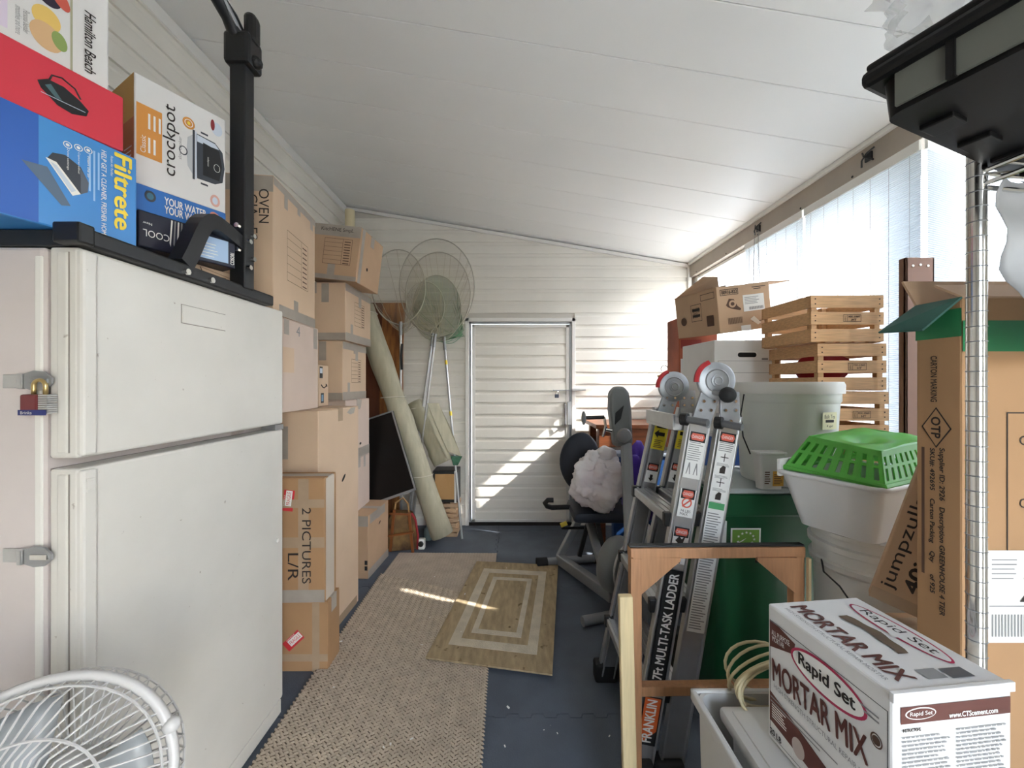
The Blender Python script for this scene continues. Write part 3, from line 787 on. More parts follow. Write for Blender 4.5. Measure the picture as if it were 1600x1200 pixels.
# oven glasses box
nearp = Vector((-1.055, 1.70, 1.694)); rz = two(Vector((-1.055, 1.70)), Vector((-1.11, 2.17)))
k = carton('moving_carton', 'tall carton marked oven glasses at the top behind the refrigerator', nearp, rz, .46, .47, .605, M_kraft2, M_tapeg)
f = k.face('-y'); text(k.t, f, 'OVEN', .46-.038, .47, .15, .042, M_ink, -PI/2); text(k.t, f, 'GlAssES', .46-.085, .42, .20, .042, M_ink, -PI/2); strip(k, f, 0, .46, .535, .604)
f = k.face('+x'); form(k, f, .13, .37, .18, .42); strip(k, f, 0, .47, .57, .604); strip(k, f, .05, .47, .0, .05)
for s, q in ((.1, .09), (.24, .06), (.4, .07)): strip(k, f, s, s+.035, .60-q, .604, lift=.0016)
strip(k, f, .20, .25, 0, .10, lift=.0016)
# pinkish box under it
k = carton('moving_carton', 'pinkish beige carton directly under the oven glasses carton', Vector((-1.06, 1.70, 1.245)), two(Vector((-1.06, 1.70)), Vector((-1.10, 2.18))), .46, .485, .443, M_pink, M_tapeg)
f = k.face('+x'); strip(k, f, .10, .15, .37, .442); strip(k, f, .42, .47, .33, .442); rect(k.t, f, .09, .2, .19, .31, M_kraft2, .0008, 'tape')
text(k.t, f, '4', .24, .40, .04, .05, M_grayp)
# parcel with smile print
k = carton('delivery_parcel', 'narrow delivery parcel with curved arrow print between two carton stacks', Vector((-1.145, 2.28, 1.245)), .12, .30, .16, .25, M_kraft2, top='plain')
f = k.face('+x')
f2 = f
def smile(k, f, s, t_, w_):
    pts = [f @ Vector((s-w_/2+w_*i/8, t_-.018*math.sin(PI*i/8), .0012)) for i in range(9)]
    bm = B(); tube(bm, pts, .0035, 5); tube(bm, [pts[-1]+f.to_3x3() @ Vector((-.012, .004, 0)), pts[-1], pts[-1]+f.to_3x3() @ Vector((.002, -.012, 0))], .003, 5); obj('print', bm, M_ink, k.t)
smile(k, f, .08, .13, .09); rect(k.t, f, .01, .06, .17, .24, M_black); rect(k.t, f, .015, .055, .2, .23, M_lgp, .0009); rect(k.t, f, .03, .08, .02, .08, M_black); rect(k.t, f, .04, .07, .03, .07, mat('sky_print', '#7fa7c7', .5), .0009)
# tall box standing on the floor
k = carton('tall_carton', 'tallest plain tan carton standing on the floor by the jute runner', Vector((-1.0, 1.985, 0)), two(Vector((-1.0, 1.985)), Vector((-.978, 2.45))), .52, .465, 1.237, M_kraft2, M_tape)
f = k.face('-y'); rect(k.t, f, .30, .36, .99, 1.16, M_tapeg, .0010, 'tape')
f = k.face('+x'); strip(k, f, .03, .09, .0, .16, M_tape); strip(k, f, .03, .44, .0, .05, M_tape)
ell(k.t, f, .27, .83, .028, .010, M_gap, .0008, 'hand_hole', rot=.7); poly(k.t, f, [(.31, 1.21), (.36, 1.236), (.42, 1.236), (.40, 1.20), (.35, 1.195)], M_tapeg, .0010, 'tape')
# picture boxes
M_frag = mat('fragile_red', '#d0353c', .5)
def fragile(k, f, s, t_, rot):
    Fm = f @ Matrix.Translation((s, t_, 0)) @ Matrix.Rotation(rot, 4, 'Z')
    rect(k.t, Fm, -.05, .05, -.025, .025, M_frag, .0014, 'fragile_sticker'); rect(k.t, Fm, -.026, .047, -.015, .015, M_paper, .0017, 'fragile_sticker')
    text(k.t, Fm, 'FRAGILE', .010, 0, .062, .018, M_frag, 0, .0022); text(k.t, Fm, 'HANDLE', .0, .02, .05, .006, M_paper, 0, .0022)
k = carton('picture_carton', 'lower flat picture carton with fragile sticker standing on the floor by the refrigerator', Vector((-.883, 1.845, 0)), 0, .60, .125, .335, M_kraft3, M_tapeg)
f = k.face('-y'); fragile(k, f, .435, .15, .75); strip(k, f, .525, .56, 0, .33, M_tape); strip(k, f, 0, .6, .05, .085, M_tape)
k = carton('picture_carton', 'upper flat picture carton marked 2 pictures in black marker', Vector((-.892, 1.832, .341)), .02, .60, .125, .588, M_kraft3, M_tapeg)
f = k.face('-y'); text(k.t, f, '2 PICTURES', .515, .27, .36, .042, M_ink, -PI/2); text(k.t, f, 'L/R', .452, .17, .13, .05, M_ink, -PI/2)
fragile(k, f, .43, .485, 1.45); strip(k, f, .475, .525, 0, .587, M_tape); strip(k, f, .0, .6, .0, .06, M_tapeg, .0015); strip(k, f, .40, .6, .26, .31, M_tape, .0015); strip(k, f, .40, .6, .45, .49, M_tape, .0015)
f = k.face('+x'); strip(k, f, .01, .10, .0, .587, mat('clear_tape', '#cfc3b4', .2))

# far column
XC = -1.13
col = [('moving_carton', 'small tan carton on the floor under the leaning flat screen', (-1.018, 2.72, 0), two(Vector((-1.018, 2.72)), Vector((-.994, 3.09))), .40, .37, .445, M_kraft),
       ('moving_carton', 'lowest raised carton of the far stack, just above the floor carton', (-1.125, 2.62, .450), .01, .44, .43, .385, M_pink),
       ('moving_carton', 'middle pinkish carton of the far stack beside the flat screen', (-1.125, 2.60, .840), 0, .44, .43, .425, M_pink),
       ('moving_carton', 'far stack carton with a printed form at the smile parcel level', (-1.145, 2.60, 1.270), .02, .44, .44, .400, M_kraft2),
       ('moving_carton', 'far stack carton with a printed form just below the tilted carton', (-1.12, 2.585, 1.675), .0, .44, .46, .385, M_kraft2)]
for i, (nm, lab, cnr, rz, w_, d_, h_, m_) in enumerate(col):
    k = carton(nm, lab, Vector(cnr), rz, w_, d_, h_, m_, M_tapeg, top='flaps')
    f = k.face('+x')
    if i == 0:
        strip(k, f, .0, d_, .0, .06); strip(k, f, .03, .3, .38, .444); ell(k.t, f, .2, .33, .02, .007, M_gap, .0008, 'hand_hole', rot=.4)
        f = k.face('-y'); strip(k, f, .2, .4, .37, .444); rect(k.t, f, .375, .395, .06, .09, M_black); rect(k.t, f, .375, .395, .10, .13, M_black)
    elif i == 1: strip(k, f, .3, .34, .30, .384)
    elif i == 2: strip(k, f, 0, d_, .0, .07); ell(k.t, f, .25, .10, .018, .009, M_gap, .0018, 'hand_hole'); poly(k.t, f, [(.20, .425), (.28, .424), (.26, .37), (.24, .35)], M_tapeg, .0012, 'tape')
    else:
        form(k, f, .15, .33, .12, .29); strip(k, f, 0, d_, 0, .055); strip(k, f, 0, d_, h_-.05, h_-.002); strip(k, f, .22, .27, h_-.12, h_, lift=.0016); strip(k, f, .08, .12, 0, .12, lift=.0016)
        f = k.face('-y'); strip(k, f, 0, w_, 0, .05); strip(k, f, .28, .33, h_-.13, h_-.002)
# tilted top box
k = carton('moving_carton', 'tilted carton with marker writing, topmost of the far stack', at(553, 443, 2.53)+Vector((0.01, 0, .012)), -.06, .36, .36, .355, M_kraft, M_tapeg, tilt=(0, .12))
f = k.face('-y'); form(k, f, .12, .31, .10, .27); text(k.t, f, 'KitcHENE SmpL', .20, .325, .22, .03, M_ink, 0); strip(k, f, 0, .36, .285, .359); strip(k, f, .16, .21, .0, .1); strip(k, f, 0, .36, 0, .03)
f = k.face('+x'); strip(k, f, .02, .06, .0, .36); ell(k.t, f, .14, .12, .012, .012, M_gap, .0008, 'hand_hole')

# cream tube in the corner
c = Vector((-1.495, 3.55, 0)); bm = B()
lathe(bm, [(.0, 0), (.042, 0), (.044, 2.98), (.038, 2.98), (.038, 2.8), (0, 2.8)], 24, Matrix.Translation(c))
tag(obj('cardboard_tube', bm, mat('cream_tube', '#dccfaa', .7), smooth=SM), 'cream cardboard tube standing upright in the far left corner', 'tube')
# ------------------------------------------------------------ wood slab against the far wall
M_slab1 = mat('dark_heartwood', '#5d2f17', .45, var=.25, scale=3, stretch=(14, 14, 1.2))
M_slab2 = mat('golden_wood', '#b57a40', .45, var=.45, scale=2.4, stretch=(9, 9, 1.0), col2='#6b3c1e')
t = thing('wood_slab', 'tall two-tone polished wood slab leaning behind the landing nets', 'wood slab', (-1.08, 3.5, 0))
def slab(x0, x1, m, nm):
    bm = B(); P = []
    n_ = 14
    a = [(x0+(.0 if nm == 'dark_plank' else .004*math.sin(i*1.3)), 2.16*i/n_) for i in range(n_+1)]
    b = [(x1+.006*math.sin(i*.9+1), 2.16*i/n_) for i in range(n_+1)]
    poly2 = b+a[::-1]
    # lean back a little towards the wall
    Mx = Matrix.Translation((0, 3.44, 0)) @ Matrix.Rotation(-math.radians(5.5), 4, 'X') @ Matrix(((1, 0, 0, 0), (0, 0, -1, 0), (0, 1, 0, 0), (0, 0, 0, 1)))
    prism(bm, poly2, -.03, .0, Mx); return obj(nm, bm, m, t)
slab(-1.40, -1.225, M_slab1, 'dark_plank'); slab(-1.222, -1.02, M_slab2, 'figured_plank')

# ------------------------------------------------------------ rolled carpet and turf
M_roll = mat('carpet_backing', '#b3ae97', .9, var=.12, scale=5, stretch=(6, 6, 1), bump=.3, bscale=120)
M_turf = mat('turf', '#3f6a52', .95, var=.3, scale=30, bump=.6, bscale=200)
M_cord = mat('cord', '#d7d3c4', .8)
def roll(name, label, p0, p1, r, turns=2.2, flat=.85, th=.008, seed=0, sag=0, ties=(.3, .6)):
    """spiral-wound sheet from p0 (foot) to p1 (head)"""
    p0, p1 = Vector(p0), Vector(p1); ax = (p1-p0); L_ = ax.length; ax.normalize(); x, y = frame_of(ax)
    t = thing(name, label, 'carpet roll', p0)
    R = random.Random(seed); bm = B(); n_ = int(turns*22); m_ = 12; g = []
    for j in range(m_+1):
        s = j/m_; c = p0+ax*(L_*s)+Vector((0, 0, -sag*math.sin(PI*s))); row = []
        k_ = 1+.05*math.sin(j*2.1+seed)-.0
        for tie in ties: k_ -= .09*math.exp(-((s-tie)/.035)**2)
        for i in range(n_+1):
            a = -2*PI*turns*(1-i/n_)+seed; rr = (r*.35+(r-r*.35)*(i/n_))*k_*(1+.03*math.sin(3*a+j))
            row.append(bm.verts.new(c+x*math.cos(a)*rr+y*math.sin(a)*rr*flat))
        g.append(row)
    for j in range(m_):
        for i in range(n_): bm.faces.new((g[j][i], g[j][i+1], g[j+1][i+1], g[j+1][i]))
    o = obj('rolled_sheet', bm, M_roll, t, smooth=True)
    md = o.modifiers.new('thickness', 'SOLIDIFY'); md.thickness = th; md.offset = 0
    for s in ties:
        bm = B(); c = p0+ax*(L_*s)+Vector((0, 0, -sag*math.sin(PI*s))); k_ = .97
        tube(bm, [c+x*math.cos(a)*r*k_+y*math.sin(a)*r*k_*flat+ax*.03*math.sin(a) for a in [2*PI*i/24 for i in range(24)]], .0035, 5, True)
        obj('tie_cord', bm, M_cord, t)
    return t, (p0, ax, x, y, L_)
roll('carpet_roll', 'long olive beige carpet roll leaning against the carton stack', at(690, 836, 3.30), at(566, 480, 3.37), .116, 2.4, .9, seed=1.3, ties=(.26, .60, .97), sag=.0)
t, (p0, ax, x, y, L_) = roll('carpet_roll', 'short turf roll with green lining standing on the speaker box', at(694, 722, 3.50), at(652, 628, 3.58), .115, 1.6, .9, seed=4.0, ties=(.9,))
# loose flap of the roll showing its green face
bm = B(); q = [at(668, 628, 3.40), at(684, 634, 3.40), at(722, 715, 3.36), at(706, 724, 3.34), at(690, 690, 3.36)]
bm.faces.new([bm.verts.new(p) for p in (at(668, 630, 3.40), at(685, 630, 3.44), at(704, 668, 3.43), at(721, 714, 3.42), at(700, 705, 3.38), at(684, 670, 3.38))])
o = obj('loose_flap', bm, M_roll, t); md = o.modifiers.new('thickness', 'SOLIDIFY'); md.thickness = .012
bm = B(); bm.faces.new([bm.verts.new(p) for p in (at(704, 713, 3.37), at(722, 713, 3.40), at(715, 727, 3.37), at(708, 727, 3.35))])
o = obj('green_corner', bm, M_turf, t); md = o.modifiers.new('thickness', 'SOLIDIFY'); md.thickness = .014
bm = B(); lathe(bm, [(.055, 0), (.06, .01), (.06, .20), (.05, .205), (.045, .12), (0, .12)], 20, Matrix.Translation(at(634, 655, 3.66)) @ Matrix.Rotation(-.35, 4, 'Y'))
t2 = tag(obj('foam_roll', bm, mat('grey_foam', '#c8c6b8', .9, var=.06), smooth=SM), 'short pale foam roll end sticking up behind the turf roll', 'foam roll')

# ------------------------------------------------------------ flat screen leaning by the far stack
BR = at(650, 766, 3.11); TR = at(613, 641, 3.21); BL = at(582, 781, 3.10)
e = (TR-BR); hh = e.length; e.normalize(); b = BL-BR; b -= e*b.dot(e); b.normalize(); W_ = .46
nrm = b.cross(e).normalized()
if nrm.y > 0: nrm = -nrm
Fm = fr(BR+b*W_, -b, e)
t = thing('flat_screen', 'dark flat screen television with silver edge leaning beside the far stack', 'television', BR)
n3 = Vector((Fm[0][2], Fm[1][2], Fm[2][2]))
bm = B(); box(bm, 0, W_, 0, hh, -.035, -.006, Fm, .004); obj('back_shell', bm, M_blackp, t)
bm = B(); box(bm, .012, W_-.012, .02, hh-.012, -.006, -.003, Fm); obj('screen', bm, mat('screen_glass', '#0e0a09', .38, spec=.25), t)
bm = B()
for a in ((0, W_, 0, .02), (0, W_, hh-.012, hh), (0, .012, 0, hh), (W_-.012, W_, 0, hh)): box(bm, a[0], a[1], a[2], a[3], -.008, .002, Fm, .001)
obj('bezel', bm, M_alud, t)

# ------------------------------------------------------------ small things under the screen
c = at(632, 852, 3.18); c.z = 0
c.x = -.915; c.y = 3.235
t = thing('tote_bag', 'dark patterned tote bag with red trim slumped under the flat screen', 'bag', c)
bm = B(); P = [(-.125, 0), (.125, 0), (.105, .24), (.07, .30), (-.09, .32), (-.12, .26)]
prism(bm, P, -.06, .06, Matrix.Translation(c) @ Matrix.Rotation(.25, 4, 'Z') @ Matrix.Rotation(PI/2, 4, 'X'))
o = obj('body', bm, mat('bag_cloth', '#4a3326', .85, var=.7, scale=9, col2='#9a7a4c'), t); md = o.modifiers.new('b', 'BEVEL'); md.width = .02; md.segments = 3
bm = B(); Mb = Matrix.Translation(c) @ Matrix.Rotation(.25, 4, 'Z')
tube(bm, [Mb @ Vector(p) for p in ((.115, -.062, .005), (.12, -.064, .12), (.10, -.064, .25), (.068, -.063, .31))], .009, 6); obj('trim', bm, mat('red_trim', '#a02a32', .7), t)
bm = B(); tube(bm, [Mb @ Vector(p) for p in ((-.07, -.055, .30), (-.06, -.06, .40), (0, -.06, .44), (.04, -.06, .39), (.05, -.055, .28))], .008, 6); obj('handle', bm, mat('tan_strap', '#b08a5a', .7), t)
t = thing('wooden_rack', 'brown wooden frame piece resting in front of the tote bag', 'rack', (-.93, 3.11, .20))
bm = B()
for p, q in (((-.98, 3.10, .03), (-.955, 3.12, .36)), ((-.80, 3.105, .02), (-.835, 3.12, .34)), ((-1.0, 3.09, .16), (-.79, 3.09, .19)), ((-.985, 3.10, .335), (-.82, 3.115, .325))):
    beam(bm, p, q, .022, .014, bev=.002)
obj('frame', bm, mat('brown_frame', '#8a4f26', .4), t)
jx = Vector((-.74, 3.42, 0))
t = thing('spray_jar', 'small grey jar with dark lid on the floor behind the carpet roll', 'jar', jx)
bm = B(); lathe(bm, [(.0, 0), (.035, 0), (.045, .05), (.04, .09), (.022, .11), (.022, .15), (0, .15)], 18, Matrix.Translation(jx)); obj('jar', bm, mat('smoke_glass', '#6d7a78', .3), t, smooth=SM)
bm = B(); lathe(bm, [(0, .15), (.026, .15), (.026, .18), (0, .18)], 14, Matrix.Translation(jx)); obj('lid', bm, M_blackp, t)
t = thing('radio', 'small white gadget with round dial on the floor behind the carpet roll foot', 'radio', (-.755, 3.225, 0))
bm = B(); box(bm, -.782, -.728, 3.20, 3.25, 0, .085, bev=.008); obj('case', bm, M_paper, t)
bm = B(); lathe(bm, [(0, 0), (.022, 0), (.022, .012), (.012, .015), (0, .015)], 16, Matrix.Translation((-.757, 3.20, .05)) @ Matrix.Rotation(PI/2, 4, 'X')); obj('dial', bm, M_blackp, t)
# speaker-like box
x0, x1 = at(676, 0, 3.46).x, at(715, 0, 3.46).x; z1_ = at(0, 736, 3.46).z; z0_ = at(0, 786, 3.46).z
t = thing('speaker_box', 'tan fronted speaker box with black frame under the turf roll', 'speaker', ((x0+x1)/2, 3.55, z0_))
bm = B(); box(bm, x0, x1, 3.47, 3.66, z0_, z1_, bev=.004); obj('cabinet', bm, M_black, t)
bm = B(); box(bm, x0+.02, x1-.032, 3.464, 3.472, z0_+.03, z1_-.03, bev=.002); obj('grille_cloth', bm, mat('tan_cloth', '#c49a68', .9, bump=.2, bscale=200), t)
bm = B(); box(bm, x1-.03, x1-.012, 3.462, 3.472, z0_, z1_); obj('edge_strip', bm, M_paper, t)
# stack of short slats below
M_slat = mat('pale_slat', '#c7a684', .6, var=.2, scale=5, stretch=(3, 20, 20))
n_ = 7; zz = 0
for i in range(n_):
    h_ = (z0_-.002)/n_; sp = .012*math.sin(i*2.3)
    bm = B(); box(bm, x0+.02+sp, x1-.005+sp, 3.47, 3.66, i*h_, i*h_+h_*.78, bev=.003)
    box(bm, x0+.05, x0+.08, 3.48, 3.65, i*h_+h_*.77, (i+1)*h_); box(bm, x1-.07, x1-.04, 3.48, 3.65, i*h_+h_*.77, (i+1)*h_)
    tag(obj('timber_offcut', bm, M_slat), ('lowest', 'second lowest', 'third lowest', 'middle', 'third highest', 'second highest', 'highest')[i]+' pale timber offcut in the low stack under the speaker box', 'timber', 'timber offcuts stacked under the speaker box')

# ------------------------------------------------------------ landing nets
M_net = mat('cream_net', '#d8ccb0', .9, alpha=.13, transl=.3); M_netg = mat('green_net', '#3f9a62', .9, alpha=.30, transl=.3)
M_hoop = mat('hoop_metal', '#b5b1a5', .3, .5)
def net(label, cu, cv, ru, rv, Y, neck, foot, mnet, sag, yaw=.0, tilt=0, depth=.30, grip=True, squash=1.0, wire=.0011):
    """hoop around pixel (cu,cv), neck pixel where handle starts, foot = pixel+depth of the handle's lower end, sag = pixel of bag bottom"""
    c = at(cu, cv, Y); a_ = ru/F*Y; b_ = rv/F*Y
    U = Vector((math.cos(yaw), math.sin(yaw), 0)); V = Vector((math.sin(tilt)*.5, .0, math.cos(tilt))).normalized()
    U = (U-V*U.dot(V)).normalized()
    nk = at(neck[0], neck[1], Y); ft = at(*foot)
    t = thing('landing_net', label, 'net', ft)
    N = 40; H = []
    for i in range(N):
        an = 2*PI*i/N-PI/2
        H.append(c+U*math.cos(an)*a_+V*math.sin(an)*b_)
    # draw the lowest point of the hoop down to the neck
    for i in (0, 1, 2, N-1, N-2):
        w_ = {0: 1, 1: .45, 2: .15, N-1: .45, N-2: .15}[i]; H[i] = H[i].lerp(nk, w_)
    bm = B(); tube(bm, H, .0052, 6, True); obj('hoop', bm, M_hoop, t, smooth=True)
    bm = B(); cyl(bm, nk, ft, .011, n=10); hd = obj('handle', bm, M_alu, t, smooth=SM)
    d = (ft-nk)
    bm = B(); cyl(bm, nk-d.normalized()*.03, nk+d.normalized()*.09, .0145, n=10); obj('neck_sleeve', bm, M_alud, hd, smooth=SM)
    # netting
    bm = B(); rows = 13; NN = 44; g = []; sg = at(*sag)
    for j in range(rows+1):
        s = j/rows; row = []
        k_ = (1-s)**.8*(1-.25*s)
        for i in range(NN):
            an = 2*PI*i/NN-PI/2
            base = c+U*math.cos(an)*a_*k_+V*math.sin(an)*b_*k_*squash
            base = base.lerp(base+(sg-c)*s, 1) if True else base
            base += Vector((.010*math.sin(i*2.7+j), .012*math.sin(i*1.9+j*1.3), .008*math.sin(i*1.3-j)))*math.sin(PI*min(1, s+.1))
            row.append(bm.verts.new(base))
        g.append(row)
    for j in range(rows):
        for i in range(NN): bm.faces.new((g[j][i], g[j][(i+1) % NN], g[j+1][(i+1) % NN], g[j+1][i]))
    o = obj('netting', bm, mnet, t, kind='stuff', smooth=True)
    bm = B(); R = random.Random(int(cu))
    for i in range(15):
        an = 2*PI*R.random(); p = c+U*math.cos(an)*a_+V*math.sin(an)*b_; q = sg+Vector((R.uniform(-.03, .03), R.uniform(-.02, .02), R.uniform(-.02, .05)))
        mid = p.lerp(q, .5)+Vector((R.uniform(-.03, .03), .02, -.05))
        tube(bm, [p, p.lerp(mid, .5)+Vector((0, .01, -.01)), mid, mid.lerp(q, .5)+Vector((0, 0, -.012)), q], .0016, 4)
    obj('net_folds', bm, mat('green_fold', '#7fb592', .9, alpha=.6) if mnet is M_netg else mat('cream_fold', '#e3d9c2', .9, alpha=.6), t, kind='stuff')
    return t, nk, ft
net('cream landing net leftmost, beside the tilted carton', 623, 448, 41, 58, 3.42, (626, 508), (627, 838, 3.46), M_net, (632, 520, 3.5), yaw=.1)
net('largest cream landing net with the highest hoop', 683, 448, 58, 75, 3.50, (676, 526), (633, 839, 3.455), M_net, (690, 500, 3.62), yaw=.05)
net('cream landing net with the slightly lower wide hoop in front', 684, 460, 52, 66, 3.44, (680, 527), (642, 839, 3.455), M_net, (690, 530, 3.52), yaw=-.1)
t, nk, ft = net('green landing net with yellow bands on its long handle', 683, 482, 37, 52, 3.60, (694, 532), (722, 842, 3.41), M_netg, (722, 524, 3.70), yaw=.1, wire=.0017)
for v_ in (568, 650):
    s = (v_-532)/(842-532); p = nk.lerp(ft, s); d = (ft-nk).normalized()
    bm = B(); cyl(bm, p-d*.02, p+d*.02, .0122, n=10); obj('band', bm, M_yel, t)
# darker inner green ring of the small hoop
t, nk, ft = net('small landing net with brown gathered neck among the larger hoops', 665, 478, 29, 38, 3.52, (677, 527), (637, 837, 3.475), M_net, (680, 520, 3.56), yaw=.2)
bm = B(); sphere(bm, nk+Vector((0, -.01, -.05)), .03, 2, (.8, .8, 2.2)); obj('gathered_cloth', bm, mat('net_cloth', '#9a8a76', .9, var=.2, scale=30), t)
bm = B(); p = at(628, 560, 3.42); tube(bm, [p+Vector((0, 0, .13)), p+Vector((-.005, 0, .02)), p+Vector((0, 0, -.10))], .011, 8); 
tag(obj('hanging_strap', bm, M_rub), 'black strap hanging on the leftmost net neck', 'strap')

# ------------------------------------------------------------ rugs
def loops_rug(name, label, poly_fn, nx, ny, m, z, zl, seed):
    t = thing(name, label, 'rug', poly_fn(.5, .5, z))
    R = random.Random(seed); V_, Fc = [], []
    # flat base
    base = [poly_fn(s, q, z) for s, q in ((0, 0), (1, 0), (1, 1), (0, 1))]
    bm = B(); lo = [bm.verts.new(p) for p in base]; hi = [bm.verts.new(p+Vector((0, 0, zl*.35))) for p in base]
    bm.faces.new(lo[::-1]); bm.faces.new(hi)
    for i in range(4): bm.faces.new((lo[i], lo[(i+1) % 4], hi[(i+1) % 4], hi[i]))
    obj('backing', bm, mat('rug_backing', '#6e6052', .95), t)
    org = ROOTM[t.name].translation
    for j in range(ny):
        for i in range(nx):
            s = (i+.5+(.25 if j % 2 else -.25))/nx; q = (j+.5)/ny
            c = poly_fn(min(.997, max(.003, s)), q, z)-org
            ang = .42 if (i % 2) else -.42
            if j % 2: ang = -ang
            ang += R.uniform(-.12, .12)
            dx = (poly_fn(1, q, z)-poly_fn(0, q, z)); L1 = dx.length/nx*.66; dx.normalize()
            dy = (poly_fn(.5, 1, z)-poly_fn(.5, 0, z)); L2 = dy.length/ny*.50; dy.normalize()
            d = dx*math.cos(ang)+dy*math.sin(ang); e_ = dx*-math.sin(ang)+dy*math.cos(ang)
            b0 = len(V_); h_ = zl*R.uniform(.8, 1.1)
            for (a1, b1, hz) in ((-1, 0, .3), (-.5, -1, .35), (.5, -1, .35), (1, 0, .3), (.5, 1, .35), (-.5, 1, .35), (-.45, 0, 1), (.45, 0, 1)):
                V_.append(c+d*(a1*L1)+e_*(b1*L2)+Vector((0, 0, hz*h_)))
            for fc in ((0, 1, 6), (1, 2, 7, 6), (2, 3, 7), (3, 4, 7), (4, 5, 6, 7), (5, 0, 6)): Fc.append([b0+k_ for k_ in fc])
    me = bpy.data.meshes.new('loops'); me.from_pydata([tuple(v) for v in V_], [], Fc)
    me.update()
    o = obj('woven_loops', me, m, t, smooth=True, kind='stuff', local=True)
    return t
def quadfn(a, b, c, d):   # s along a->b, q along a->d
    a, b, c, d = [Vector((*p, 0)) for p in (a, b, c, d)]
    return lambda s, q, z: a*(1-s)*(1-q)+b*s*(1-q)+c*s*q+d*(1-s)*q+Vector((0, 0, z))
M_jute = mat('jute', '#c7b8a3', .95, var=.16, scale=20)
M_jute2 = mat('jute_far', '#bcae9c', .95, var=.12, scale=9)
loops_rug('jute_mat', 'small flat jute mat at the far end of the walkway', quadfn((-.94, 2.55), (-.13, 2.40), (-.125, 3.13), (-.92, 3.14)), 70, 80, M_jute2, .001, .005, 3)
loops_rug('jute_runner', 'long woven jute runner along the refrigerator', quadfn((-.935, 1.0), (-.105, 1.0), (-.125, 2.44), (-.945, 2.78)), 44, 165, M_jute, .0065, .010, 4)
# ridge where the runner overlaps
bm = B(); a = Vector((-.13, 2.46, .022)); b = Vector((-.80, 2.18, .020))
# bordered rug
P = [onz(665, 1035), onz(863, 1062), onz(872, 888), onz(745, 882)]
qf = quadfn(*[(p.x, p.y) for p in P])
t = thing('bordered_rug', 'small tan rug with pale double border lying over the jute runner', 'rug', qf(.5, .5, .018))
M_rug = mat('tan_rug', '#ac9876', .95, var=.22, scale=9, stretch=(5, 1.2, 5), bump=.4, bscale=150, spots=('#6f5d3c', 16, .665))
M_rugb = mat('pale_rug_band', '#cbc0aa', .95, var=.14, scale=14, bump=.4, bscale=150)
def rugslab(rects, z0, z1, m, nm):
    bm = B()
    for s0, s1, q0, q1 in rects:
        n1 = 6
        lo = [qf(s, q, z0) for s, q in ((s0, q0), (s1, q0), (s1, q1), (s0, q1))]; hi = [p+Vector((0, 0, z1-z0)) for p in lo]
        l_ = [bm.verts.new(p) for p in lo]; h_ = [bm.verts.new(p) for p in hi]
        bm.faces.new(l_[::-1]); bm.faces.new(h_)
        for i in range(4): bm.faces.new((l_[i], l_[(i+1) % 4], h_[(i+1) % 4], h_[i]))
    return obj(nm, bm, m, t)
rugslab([(0, 1, 0, 1)], .0175, .0255, M_rug, 'pile')
def frame_r(a, b, wa, wb): return [(a, 1-a, b, b+wb), (a, 1-a, 1-b-wb, 1-b), (a, a+wa, b+wb, 1-b-wb), (1-a-wa, 1-a, b+wb, 1-b-wb)]
rugslab(frame_r(.13, .105, .085, .055), .0255, .0268, M_rugb, 'outer_band'); rugslab(frame_r(.28, .21, .05, .035), .0255, .0268, M_rugb, 'inner_band')
# paper scraps on the floor
R = random.Random(5); bm = B()
for i in range(20):
    u_ = R.uniform(520, 960); v_ = R.uniform(850, 1195); p = onz(u_, v_)
    if p.x < -.9: continue
    on_r = -.94 < p.x < -.11 and p.y < 3.12
    z = .0285 if (on_r or (p.x < .36 and 1.75 < p.y < 2.95)) else .002
    s = R.uniform(.003, .008); M_ = Matrix.Translation((p.x, p.y, z)) @ Euler((R.uniform(-.3, .3), R.uniform(-.3, .3), R.uniform(0, 6))).to_matrix().to_4x4()
    box(bm, -s, s, -s*.5, s*.5, 0, .0015, M_)
o = obj('floor_litter', bm, M_paper); tag(o, 'tiny pale crumbs and scraps scattered over mats and rugs', 'debris', kind='stuff')

# ------------------------------------------------------------ exercise bike
M_bike = mat('bike_grey', '#8f9294', .4, .35, var=.05); M_bikep = mat('bike_plastic', '#7b7f80', .45); M_navy = mat('seat_vinyl', '#1b222f', .55, bump=.1, bscale=40)
t = thing('exercise_bike', 'grey recumbent exercise bike with navy backrest beside the far door', 'exercise bike', (.45, 2.7, 0))
def P3(u_, v_, Y): return at(u_, v_, Y)
bm = B(); a = onz(852, 886, .035); a = Vector((.235, 2.90, .035)); b_ = Vector((.66, 2.97, .035)); cyl(bm, a, b_, .030, n=14); rs = obj('rear_stabilizer', bm, M_bike, t, smooth=SM)
bm = B(); d = (b_-a).normalized(); cyl(bm, a-d*.05, a+d*.03, .037, n=14); obj('end_cap', bm, M_rub, rs, smooth=SM)
bm = B(); cyl(bm, b_+d*.05, b_-d*.03, .037, n=14); obj('end_cap', bm, M_rub, rs, smooth=SM)
bm = B(); beam(bm, (.36, 2.93, .05), (.60, 2.28, .12), .06, .07, bev=.008); obj('main_beam', bm, M_bike, t)
bm = B(); beam(bm, (.36, 2.93, .06), (.52, 2.95, .36), .05, .05, bev=.006); obj('seat_strut', bm, M_bike, t)
bm = B(); cyl(bm, (.40, 2.18, .034), (.80, 2.30, .034), .028, n=14); obj('front_stabilizer', bm, M_bike, t, smooth=SM)
bm = B(); beam(bm, (.60, 2.36, .10), (.56, 2.90, .42), .05, .05, bev=.006); obj('seat_rail', bm, M_alud, t)
